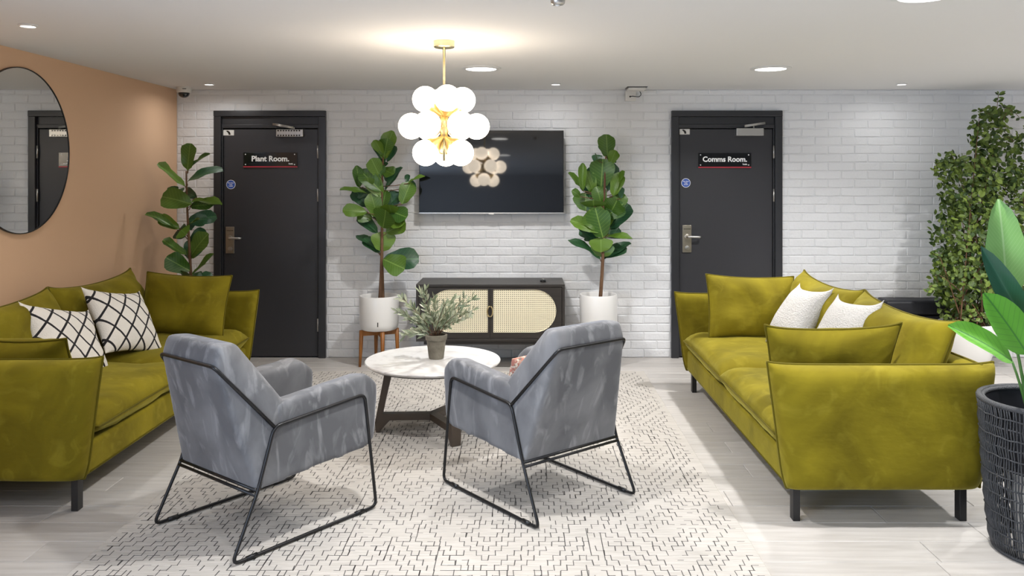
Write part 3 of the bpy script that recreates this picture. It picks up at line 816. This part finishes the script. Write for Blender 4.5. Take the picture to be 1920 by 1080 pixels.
# right fig
fig2 = [(225,160,220,30,68),(240,190,270,112,44),(190,322,200,165,98),(165,185,170,138,42,1),(225,335,265,190,56,1),(268,345,310,228,38),(295,375,297,315,28,1),
 (100,345,35,230,40),(92,335,90,195,24),(130,372,110,275,44,1),(110,442,105,350,98),(78,365,50,335,34),(190,412,180,320,68),(230,472,280,380,84),(260,445,300,350,64),
 (215,475,300,410,74),(240,535,335,395,76,1),(190,545,130,435,98),(185,552,55,485,56),(160,604,80,535,44,1),(185,592,340,550,34),(190,662,190,592,92),(185,698,40,572,34,1),(195,708,343,600,32,1),(200,500,235,400,80,1),(150,500,165,410,70,1)]
fig_tree('fiddle leaf fig between the television and the Comms Room door', MD, 2.842, (1060,240), ((182,905),(220,150)), fig2, .45, 8, ((0,0,1.0),), .27)
pot_and_stool((fx(1122, MD), MD), .158, .594, .315, 'white plant pot right of the cane sideboard', True, 'teak plant stand right of the cane sideboard, behind the armchair', 35)
# corner fig
CD = 6.5
fig3 = [(315,228,330,35,88),(320,228,445,90,36),(310,315,530,180,84,1),(300,348,85,200,50),(345,475,120,400,120),(385,425,270,370,62,1),(345,458,530,420,60),(320,605,510,545,84,1),
 (240,660,40,500,64),(310,625,410,600,36),(300,710,230,650,94,1),(330,745,440,660,74,1),(330,865,430,690,104),(310,842,130,750,64),(330,955,165,865,104),(350,982,525,850,26),
 (270,1062,120,1010,64,1),(340,1065,340,972,130),(400,1045,475,965,64,1),(215,400,205,345,60,1),(330,1180,420,1100,110),(320,1200,200,1130,110)]
ft3, l3 = fig_tree('sparse fiddle leaf fig in the corner beside the Plant Room door', CD, 3.86, (270,260), ((345,1500),(315,235)), fig3, .22, 5, ((0,0,1.0),), .30, .35)
pot_and_stool((l3.x, CD), .16, .40, .005, 'white plant pot on the floor in the corner behind the left sofa', False, '', 0)

# ------------------------------------------------------------------ television
tvd = 7.03
tv = thing('television', 'wall mounted flat black television above the cane sideboard', 'television', (fx(921.5, tvd), tvd, fz(322.5, tvd)))
tw, th = 271/F*tvd/2, 156/F*tvd/2
Mt = Matrix.Rotation(R(-2.0), 4, 'X')
MB().box((-tw, -.005, -th), (tw, .035, th), Mt).build('casing', TVBLACK, tv, bevel=.003)
MB().box((-tw+.006, -.0075, -th+.010), (tw-.006, -.0045, th-.006), Mt).build('screen', SCREEN, tv)
MB().box((-tw, -.0085, -th), (tw, -.004, -th+.0095), Mt).build('lower_bezel', STEEL, tv)
MB().box((-.022, -.0105, -th-.006), (.022, -.003, -th+.004), Mt).build('badge', PLASTIC, tv, bevel=.001)
MB().box((-.2, .03, -.2), (.2, .09, .2)).build('wall_bracket', BLACKMETAL, tv)

# ------------------------------------------------------------------ sideboard
cd0, cd1 = 6.68, 7.13
cx0, cx1 = fx(780, cd0), fx(1059, cd0); ctop, cbot = .697, .232
sb = thing('sideboard', 'dark wood sideboard with two curved cane webbing doors', 'sideboard', ((cx0+cx1)/2, (cd0+cd1)/2, 0))
hwid = (cx1-cx0)/2; hd = (cd1-cd0)/2
MB().box((-hwid, -hd, ctop-.022), (hwid, hd, ctop)).build('top_panel', CONSOLE, sb, bevel=.002)
MB().box((-hwid, -hd, cbot+.022), (-hwid+.022, hd, ctop-.022)).build('side_panel', CONSOLE, sb, bevel=.002)
MB().box((hwid-.022, -hd, cbot+.022), (hwid, hd, ctop-.022)).build('side_panel', CONSOLE, sb, bevel=.002)
MB().box((-hwid, -hd, cbot), (hwid, hd, cbot+.022)).build('bottom_panel', CONSOLE, sb, bevel=.002)
MB().box((-hwid+.022, hd-.012, cbot+.022), (hwid-.022, hd, ctop-.022)).build('back_panel', CONSOLE, sb)
for sx in (-1, 1):
    for sy in (-1, 1):
        MB().box((sx*(hwid-.11)-.014, sy*(hd-.05)-.014, 0), (sx*(hwid-.11)+.014, sy*(hd-.05)+.014, cbot)).build('leg', BLACKMETAL, sb, bevel=.002)
MB().box((-hwid+.06, -hd+.03, cbot-.03), (hwid-.06, hd-.03, cbot)).build('under_rail', CONSOLE, sb)
def stadium(x0, x1, z0, z1, left, n=14):
    r = (z1-z0)/2; zc_ = (z0+z1)/2; pts = []
    if left:
        pts += [(x1, z0), (x1, z1)]
        for k in range(n+1):
            a = math.pi/2 + math.pi*k/n; pts.append((x0+r+r*math.cos(a), zc_+r*math.sin(a)))
    else:
        pts += [(x0, z1), (x0, z0)]
        for k in range(n+1):
            a = -math.pi/2 + math.pi*k/n; pts.append((x1-r+r*math.cos(a), zc_+r*math.sin(a)))
    return pts
dz0, dz1 = cbot+.026, ctop-.026
scx = (cx0+cx1)/2
for left in (True, False):
    if left: X0, X1 = -hwid+.025, fx(918.8, cd0)-scx-.001; o0, o1 = fx(803, cd0)-scx, fx(914.5, cd0)-scx
    else: X0, X1 = fx(918.8, cd0)-scx+.001, hwid-.025; o0, o1 = fx(925, cd0)-scx, fx(1043, cd0)-scx
    z0, z1 = fz(623.5, cd0), fz(543, cd0)
    ring = stadium(o0, o1, z0, z1, left)
    # door frame with a stadium-shaped opening
    bm = bmesh.new()
    def loop(pts, yy): return [bm.verts.new((x, yy, z)) for x, z in pts]
    outer = [(X0, dz0), (X1, dz0), (X1, dz1), (X0, dz1)]
    for yy in (-hd+.002, -hd+.022):
        vo = loop(outer, yy); vi = loop(ring, yy)
        es = [bm.edges.new((vo[i], vo[(i+1) % 4])) for i in range(4)] + [bm.edges.new((vi[i], vi[(i+1) % len(vi)])) for i in range(len(vi))]
        bmesh.ops.triangle_fill(bm, use_beauty=True, edges=es)
        if yy < -hd+.01: fo, fi = vo, vi
        else:
            for i in range(4): bm.faces.new((fo[i], fo[(i+1) % 4], vo[(i+1) % 4], vo[i]))
            n = len(vi)
            for i in range(n): bm.faces.new((fi[i], vi[i], vi[(i+1) % n], fi[(i+1) % n]))
    bmesh.ops.recalc_face_normals(bm, faces=bm.faces)
    me = bpy.data.meshes.new('door'); bm.to_mesh(me); bm.free(); me.materials.append(CONSOLE)
    dr = bpy.data.objects.new('door', me); COL.objects.link(dr); dr.parent = sb
    # woven cane lattice
    lat = MB(); rr_ = (z1-z0)/2; zc_ = (z0+z1)/2; pit = .0163
    def zhalf(x):
        e = (o0+rr_-x) if left else (x-(o1-rr_))
        return rr_ if e <= 0 else math.sqrt(max(0, rr_*rr_-e*e))
    n = int((o1-o0)/pit)
    for k in range(n+1):
        x = o0+(o1-o0)*k/n; hz = zhalf(x)
        if hz > .01: lat.box((x-.0050, -hd+.010, zc_-hz), (x+.0050, -hd+.012, zc_+hz))
    n = int((z1-z0)/pit)
    for k in range(n+1):
        z = z0+(z1-z0)*k/n; e = rr_ - math.sqrt(max(0, rr_*rr_-(z-zc_)**2))
        a, b = (o0+e, o1) if left else (o0, o1-e)
        lat.box((a, -hd+.0085, z-.0050), (b, -hd+.0105, z+.0050))
    lt = lat.build('cane_webbing', CANE, dr); lt['kind'] = 'stuff'
    MB().tube([(x, -hd+.008, z) for x, z in ring], .0045, 6, True).build('cane_edging', CANE, dr, smooth=True)
    MB().prism(ring, -hd+.0165, -hd+.0185).build('backing', CANEBACK, dr)
    hx = X1-.001 if left else X0+.001
    s = -1 if left else 1
    pts = [(hx + s*.024*math.sin(math.pi*k/12)*.8, -hd-.006, fz(584, cd0) + .042*math.cos(math.pi*k/12)) for k in range(13)]
    MB().tube(pts, .005, 8).build('handle', BRASS, dr, smooth=True)
rm = thing('remote_puck', 'small dark puck shaped remote on top of the sideboard', 'remote', (fx(1018, 6.85), 6.85, ctop))
MB().lathe([(0,0),(.024,0),(.026,.006),(.022,.016),(0,.018)], 20).build('body', BLACKMETAL, rm, auto=True)
MB().lathe([(0,.018),(.012,.018),(.011,.024),(0,.026)], 16).build('button', STEEL, rm, smooth=True)

# ------------------------------------------------------------------ mirror
mr = thing('round_mirror', 'large round mirror with thin black rim on the tan wall', 'mirror', (XL, 4.93, 1.728))
Mm = Matrix.Rotation(R(90), 4, 'Y')
MB().lathe([(0,.004),(.494,.004),(.494,.012),(0,.012)], 96, Mm).build('mirror_glass', MIRROR, mr, auto=True)
MB().lathe([(.492,0.0),(.499,0.0),(.499,.016),(.4945,.016),(.4945,.004),(.492,.004)], 96, Mm, cap=False).build('rim', BLACKMETAL, mr, auto=True)

# ------------------------------------------------------------------ chandelier
CHX, CHY = -.44, 4.6
chd = thing('globe_chandelier', 'brass chandelier with clusters of glowing white glass globes', 'chandelier', (CHX, CHY, ZC))
def cz(z): return z - ZC
MB().lathe([(0,0),(.0585,0),(.0585,-.033),(.052,-.038),(0,-.038)], 40).build('canopy', PALEBRASS, chd, auto=True)
MB().tube([(0,0,-.036),(0,0,cz(1.66))], .0075, 10).build('stem', PALEBRASS, chd, smooth=True)
MB().lathe([(0,cz(1.79)),(.022,cz(1.80)),(.03,cz(1.855)),(.022,cz(1.91)),(0,cz(1.92))], 20).build('hub', BRASS, chd, smooth=True)
GLOBE = mat('glowing opal glass', (0.9,0.85,0.78), 0.3, emit=(1.0,0.86,0.69), estr=GLOBE_E)
rings = [(2.003, .105, (-75, 15, 105, 195)), (1.854, .182, (-114, -55, 5, 65, 125, 186)), (1.704, .112, (-30, -150, 90))]
gmesh = MB().sphere((0,0,0), .073, 24, 14).mesh('globe', GLOBE, True)
for z, rad, angs in rings:
    for a in angs:
        d = V((math.cos(R(a))*rad, math.sin(R(a))*rad, cz(z)))
        c0 = V((0, 0, cz(1.854) + (z-1.854)*.35))
        u = (d-c0).normalized()
        g = bpy.data.objects.new('globe', gmesh); COL.objects.link(g); g.parent = chd; g.location = d
        arm = MB().tube([c0, d-u*.066], .006, 8).build('arm', BRASS, chd, smooth=True)
        q = u.to_track_quat('Z', 'Y').to_matrix().to_4x4()
        MB().lathe([(.008,-.150),(.014,-.125),(.030,-.094),(.046,-.070),(.054,-.054),(.055,-.049)], 16, Matrix.Translation(d) @ q, cap=False).build('cup', BRASS, arm, smooth=True)

# ------------------------------------------------------------------ ceiling fittings
LED = mat('downlight diffuser', (0.9,0.9,0.9), 0.4, emit=(1.0,0.97,0.92), estr=6.0)
BEZEL = mat('white downlight bezel', (0.7,0.7,0.7), 0.4)
def downlight(label, x, y, r, watts, col, spread, group):
    t = thing('downlight', label, 'downlight', (x, y, ZC), 0, group)
    MB().lathe([(r*1.32,0),(r*1.32,-.004),(r*1.05,-.010),(r*1.0,-.008),(r*1.0,0)], 40, cap=False).build('bezel', BEZEL, t, auto=True)
    MB().lathe([(0,-.006),(r,-.006),(r,-.002),(0,-.002)], 40).build('diffuser', LED, t, auto=True)
    area_light('downlight_lamp', (0, 0, -.013), r*1.2, watts, col, (0,0,0), 'DISK', None, spread, t)
COOL = (1.0, 0.985, 0.97)
big = [(-.291,5.745,'large round ceiling downlight over the coffee table'),(1.735,5.745,'large round ceiling downlight above the Comms Room side of the right sofa'),
       (-.30,3.38,'large round ceiling downlight at the top edge, left of the ceiling sensor'),(1.685,3.44,'large round ceiling downlight at the top edge above the right sofa'),
       (-.3,1.15,'large round ceiling downlight behind the camera on the left'),(1.7,1.15,'large round ceiling downlight behind the camera on the right'),
       (3.75,5.1,'added large round downlight, out of view above the leafy vine plant'),(3.75,3.53,'added large round downlight, out of view right of the big leaved plant'),(5.7,5.3,'added large round downlight, out of view furthest to the right')]  # the three on this row are added out of view to brighten the right side
for x, y, l in big: downlight(l, x, y, .106, BIG_W*(1.5 if x > 3 else 1), COOL, 140, 'large round downlights')
for x, y, l in ((-2.557,6.697,'small recessed spotlight beside the dome camera'),(.27,6.697,'small recessed spotlight above the television'),
                (3.09,6.697,'small recessed spotlight nearest the leafy vine plant'),(-2.475,4.11,'small recessed spotlight above the round mirror')):
    downlight(l, x, y, .034, SPOT_W*(4 if y < 5 else 1.6 if x < 0 else 1), COOL, 165, 'small recessed spotlights')
sn = thing('ceiling_sensor', 'silver cylindrical sensor on the ceiling at the top edge', 'sensor', (.15, 3.5, ZC))
MB().lathe([(0,0),(.031,0),(.031,-.012),(.029,-.022),(.022,-.028),(0,-.028)], 28).build('body', STEEL, sn, auto=True)
MB().lathe([(0,-.028),(.012,-.028),(.010,-.033),(0,-.035)], 16).build('lens', PLASTIC, sn, smooth=True)
# dome camera
dm = thing('dome_camera', 'white dome security camera in the ceiling corner', 'camera', (fx(345, 6.95), 6.95, ZC))
MB().lathe([(0,0),(.060,0),(.062,-.01),(.060,-.042),(.052,-.048),(0,-.048)], 32).build('housing', PLASTIC, dm, auto=True)
MB().lathe([(.046,-.048),(.044,-.062),(.036,-.078),(.020,-.088),(0,-.091)], 28).build('dome', DOME, dm, smooth=True)
MB().box((.012,-.0635,-.022),(.040,-.050,-.017)).build('print', SIGNBLACK, dm)
# junction box and ceiling unit
jb = thing('junction_box', 'small square white junction box high on the brick wall', 'junction box', (fx(1180, YW), YW-.012, fz(181, YW)))
MB().box((-.042,-.045,-.042),(.050,0.0,.042)).build('box', PLASTIC, jb, bevel=.003)
MB().tube(fillet([(.0,-.047,-.006),(.015,-.07,-.004),(.075,-.065,-.012),(.095,-.05,.012),(.085,-.045,.035),(.075,-.04,.058)], .03), .0035, 6).build('cable', BLACKMETAL, jb, smooth=True)
MB().sphere((0,-.045,-.006), .008, 10, 6).build('grommet', BLACKMETAL, jb, smooth=True)
ap = thing('ceiling_unit', 'flat white rectangular unit on the ceiling above the junction box', 'ceiling unit', (fx(1193, 6.98), 6.98, ZC))
MB().box((-.075,-.07,-.026),(.075,.07,-.003)).build('body', PLASTIC, ap, bevel=.008)
MB().box((-.085,-.08,-.004),(.085,.08,0)).build('base_plate', BLACKMETAL, ap)

# ------------------------------------------------------------------ bench behind the right sofa
bn = thing('bench', 'low dark leather bench against the brick wall behind the right sofa', 'bench', (3.06, 7.02, 0))
MB().box((-.54,-.10,.06),(.54,.10,.40)).build('base', BENCH, bn, bevel=.015, seg=3)
MB().box((-.55,-.11,.405),(.0,.11,.53)).build('seat_cushion', BENCH, bn, bevel=.03, seg=4)
MB().box((.003,-.11,.405),(.55,.11,.53)).build('seat_cushion', BENCH, bn, bevel=.03, seg=4)
for sx in (-1, 1):
    for sy in (-1, 1): MB().box((sx*.48-.02, sy*.07-.02, 0), (sx*.48+.02, sy*.07+.02, .065)).build('leg', LEGBLACK, bn)

# ------------------------------------------------------------------ olive plant on the table
OY = 5.07; ox_ = fx(818, OY)
op = thing('potted_olive_plant', 'small grey green olive plant in a weathered clay pot on the coffee table', 'plant', (ox_, OY, TZ+.001))
MB().lathe([(0,0),(.043,0),(.046,.006),(.060,.115),(.066,.118),(.068,.146),(.063,.150),(.057,.148),(.055,.125),(0,.125)], 28).build('pot', CERAMIC_OLD, op, auto=True)
MB().lathe([(0,.125),(.054,.125),(.05,.131),(0,.134)], 20).build('soil', SOIL, op, smooth=True)
rr = random.Random(4)
tw_ = MB(); lv = MB()
def small_leaf(mb, p, d, ln, wd, nrm):
    d = d.normalized(); z = (nrm - d*nrm.dot(d)); z = z.normalized() if z.length > 1e-3 else d.orthogonal().normalized(); x = d.cross(z)
    q = [p, p+d*ln*.3+x*wd*.8+z*wd*.25, p+d*ln*.65+x*wd*.9+z*wd*.2, p+d*ln, p+d*ln*.65-x*wd*.9+z*wd*.2, p+d*ln*.3-x*wd*.8+z*wd*.25, p+d*ln*.5]
    mb.add(q, [(0,6,1),(1,6,2),(2,6,3),(3,6,4),(4,6,5),(5,6,0)])
twigs = [(748,585),(755,560),(770,578),(790,552),(797,545),(815,562),(835,570),(850,560),(868,560),(884,562),(886,582),(880,595),(846,600),(772,620),(765,600),(760,628),(830,590),(800,580),(842,575),(785,600),(862,585),(825,605),(812,596)]
for k, (px, py) in enumerate(twigs):
    a = V((rr.uniform(-.02,.02), rr.uniform(-.02,.02), .13))
    e = P(px, py, OY + rr.uniform(-.17,.15)) - op.location
    mid = (a+e)/2 + V((0,0,.035))
    pts = []
    for i in range(9):
        t = i/8; pts.append(a*(1-t)**2 + mid*2*t*(1-t) + e*t*t)
    tw_.tube(pts, .0022, 5, taper=[1-.6*i/8 for i in range(9)])
    for i in range(2, 9):
        dirn = (pts[min(i+1,8)] - pts[i-1]).normalized()
        for s in range(4):
            sd = V((rr.uniform(-1,1), rr.uniform(-1,1), rr.uniform(-.5,1))).normalized()
            d = dirn*1.0 + sd*.75
            small_leaf(lv, pts[i], d, rr.uniform(.036,.066), rr.uniform(.0055,.0088), V((rr.uniform(-1,1), -.6, rr.uniform(0,1))))
tw_.build('twigs', BARK, op, smooth=True)
o = lv.build('foliage', OLIVELEAF, op); o['kind'] = 'stuff'

# ------------------------------------------------------------------ leafy vine plant in white bowl
VX, VY = 3.58, 6.63
vb = thing('bowl_planter', 'large white bowl shaped planter on the floor behind the right sofa', 'planter', (VX, VY, 0))
MB().lathe([(0,0),(.12,0),(.135,.01),(.185,.14),(.212,.28),(.212,.39),(.206,.40),(.196,.39),(.196,.33),(0,.33)], 48).build('bowl', POTWHITE, vb, auto=True)
MB().lathe([(0,.33),(.195,.33),(.17,.345),(0,.355)], 28).build('soil', SOIL, vb, smooth=True)
vp = thing('vine_plant', 'tall bushy green leafy vine plant growing in the white bowl planter', 'vine plant', (VX, VY, .35))
rr = random.Random(17)
blobs = []   # centre px,py, half sizes px, depth offset
for px, py, rx_, ry_, n in ((1815,345,55,62,330),(1805,430,52,75,420),(1815,520,62,70,460),(1848,250,32,45,170),(1872,215,22,18,45),(1868,320,42,60,240),(1870,430,48,75,330),(1872,540,50,60,280),
                            (1775,505,26,45,100),(1768,545,24,28,60),(1783,310,28,22,60),(1925,330,42,60,170),(1935,450,45,90,250),(1918,262,26,22,50),(1850,590,60,22,160),(1800,585,40,22,90)):
    blobs.append((px, py, rx_, ry_, n))
lv = MB(); st_ = MB()
loc = V((VX, VY, .35))
for px, py, rx_, ry_, n in blobs:
    c = P(px, py, VY+.06)
    ax, az = rx_/F*VY, ry_/F*VY; ay = min(.26, ax*1.1)
    for k in range(int(n*1.5)):
        while True:
            q = V((rr.uniform(-1,1), rr.uniform(-1,1), rr.uniform(-1,1)))
            if .25 < q.length < 1: break
        p = c + V((q.x*ax, q.y*ay, q.z*az)) - loc
        if p.y > YW - VY - .06: continue
        d = V((rr.uniform(-1,1), rr.uniform(-1,.3), rr.uniform(-1.3,.5)))
        l = rr.uniform(.034,.062)
        small_leaf(lv, p, d, l, l*.33, V((rr.uniform(-1,1), -1, rr.uniform(-.2,1.2))))
for k in range(16):
    px, py = rr.choice(blobs)[:2]
    e = P(px + rr.uniform(-25,25), py - 30, VY + rr.uniform(-.1,.15)) - loc
    a = V((rr.uniform(-.13,.13), rr.uniform(-.1,.1), 0))
    mid = V((a.x*.7+e.x*.3 + rr.uniform(-.1,.1), (a.y+e.y)/2, e.z*.6))
    pts = [a*(1-t)**2 + mid*2*t*(1-t) + e*t*t for t in [i/12 for i in range(13)]]
    st_.tube(pts, .006, 6, taper=[1-.6*i/12 for i in range(13)])
for k in range(46):      # loose tendrils
    px, py, rx_, ry_, n = rr.choice(blobs)
    a_ = rr.uniform(0, 6.283)
    p = P(px+math.cos(a_)*rx_*.7, py+math.sin(a_)*ry_*.7, VY+rr.uniform(-.12,.12)) - loc
    e = p + V((math.cos(a_)*.10, rr.uniform(-.08,.05), rr.uniform(-.08,.12)))
    pts = [p.lerp(e, t) + V((0,0,.03*math.sin(t*3))) for t in (0,.25,.5,.75,1)]
    st_.tube(pts, .0022, 4)
    for q in pts[1:]:
        for s in (-1, 1): small_leaf(lv, q, V((s*rr.uniform(.4,1), rr.uniform(-.6,.2), rr.uniform(-.5,.6))), rr.uniform(.035,.055), .013, V((0,-1,.6)))
st_.build('stems', BARK, vp, smooth=True)
o = lv.build('foliage', IVY, vp); o['kind'] = 'stuff'

# ------------------------------------------------------------------ rope basket with big leaved plant
KX, KY, KH = 2.195, 3.44, .632
bk = thing('rope_basket', 'tall black woven rope basket planter in front of the right sofa', 'basket', (KX, KY, 0))
def kr(z): 
    t = z/KH; return .198 + (.255-.198)*(t**.55)
for nm, z, r, tr in (('rim', KH, .250, .012), ('inner_rim', KH-.004, .235, .010), ('foot_ring', .010, .197, .010)):
    MB().tube([(r*math.cos(2*math.pi*k/56), r*math.sin(2*math.pi*k/56), z) for k in range(56)], tr, 8, True).build(nm, ROPE, bk, smooth=True)
rp = MB(); rr = random.Random(2)
zs = [.012 + (KH-.02)*i/15 for i in range(16)]
for z in zs[1:-1]:
    rp.tube([((kr(z)+.002*math.sin(k*2.4))*math.cos(2*math.pi*k/64), (kr(z)+.002*math.sin(k*2.4))*math.sin(2*math.pi*k/64), z+rr.uniform(-.003,.003)) for k in range(64)], .0038, 5, True)
for k in range(128):
    a = 2*math.pi*k/128
    pts = []
    for i, z in enumerate(zs):
        aa = a + rr.uniform(-.012,.012); r = kr(z) + (.003 if i % 2 else -.003)
        pts.append((r*math.cos(aa), r*math.sin(aa), z))
    rp.tube(pts, .0034, 4)
o = rp.build('rope_weave', ROPE, bk, smooth=True); o['kind'] = 'stuff'
for k in range(14):
    a = 2*math.pi*k/14
    MB().tube([((kr(z)-.012)*math.cos(a), (kr(z)-.012)*math.sin(a), z) for z in zs], .005, 6).build('upright_rib', BLACKMETAL, bk, smooth=True)
lin = MB().lathe([(.215,.36),(.232,KH-.01)], 40, cap=False).build('inner_liner', BENCH, bk, smooth=True)
ip = thing('nursery_pot', 'white inner plant pot standing inside the black rope basket', 'plant pot', (KX, KY, 0))
MB().lathe([(0,.003),(.12,.003),(.145,.33),(.150,.34),(.138,.34),(.132,.30),(0,.30)], 32).build('pot', POTWHITE, ip, auto=True)
MB().lathe([(0,.30),(.131,.30),(.10,.312),(0,.318)], 24).build('soil', SOIL, ip, smooth=True)
bp_ = thing('broad_leaved_plant', 'plant with large paddle shaped green leaves in the black rope basket', 'plant', (KX, KY, .31))
bm_l = leaf_mesh('leaf', BOP_LIGHT, BOPW, 10, .10, .10, .012, 3, 6)
bm_b = leaf_mesh('leaf', BOP_BRIGHT, BOPW, 10, .12, .12, .012, 5, 6)
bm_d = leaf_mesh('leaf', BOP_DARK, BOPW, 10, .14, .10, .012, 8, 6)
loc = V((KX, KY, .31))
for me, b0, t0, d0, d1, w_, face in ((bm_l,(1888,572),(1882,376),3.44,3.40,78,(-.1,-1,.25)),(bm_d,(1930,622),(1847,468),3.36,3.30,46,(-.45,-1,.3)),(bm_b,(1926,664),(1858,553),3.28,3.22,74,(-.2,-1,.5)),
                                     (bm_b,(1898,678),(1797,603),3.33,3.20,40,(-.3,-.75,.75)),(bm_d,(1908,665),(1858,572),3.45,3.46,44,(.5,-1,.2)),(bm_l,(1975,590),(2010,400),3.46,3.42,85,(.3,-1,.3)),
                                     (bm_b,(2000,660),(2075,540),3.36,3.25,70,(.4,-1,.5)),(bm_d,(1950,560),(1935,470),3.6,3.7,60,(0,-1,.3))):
    p0 = P(*b0, d0); p1 = P(*t0, d1)
    wid = w_/F*d0
    if me is bm_b and t0[0] == 1797: wid *= 1.5
    put_leaf(me, bp_, p0, p1, wid, face)
    a = V(((p0.x-KX)*.25, (p0.y-KY)*.4, 0)); e = p0-loc
    mid = V((a.x*.6+e.x*.4, a.y*.5+e.y*.5, e.z*.6))
    STEM = bpy.data.materials.get('green stalk') or mat('green stalk', (0.06,0.16,0.03), .5)
    MB().tube([a*(1-t)**2 + mid*2*t*(1-t) + e*t*t for t in [i/8 for i in range(9)]], .008, 7, taper=[1.1-.55*i/8 for i in range(9)]).build('stalk', STEM, bp_, smooth=True)
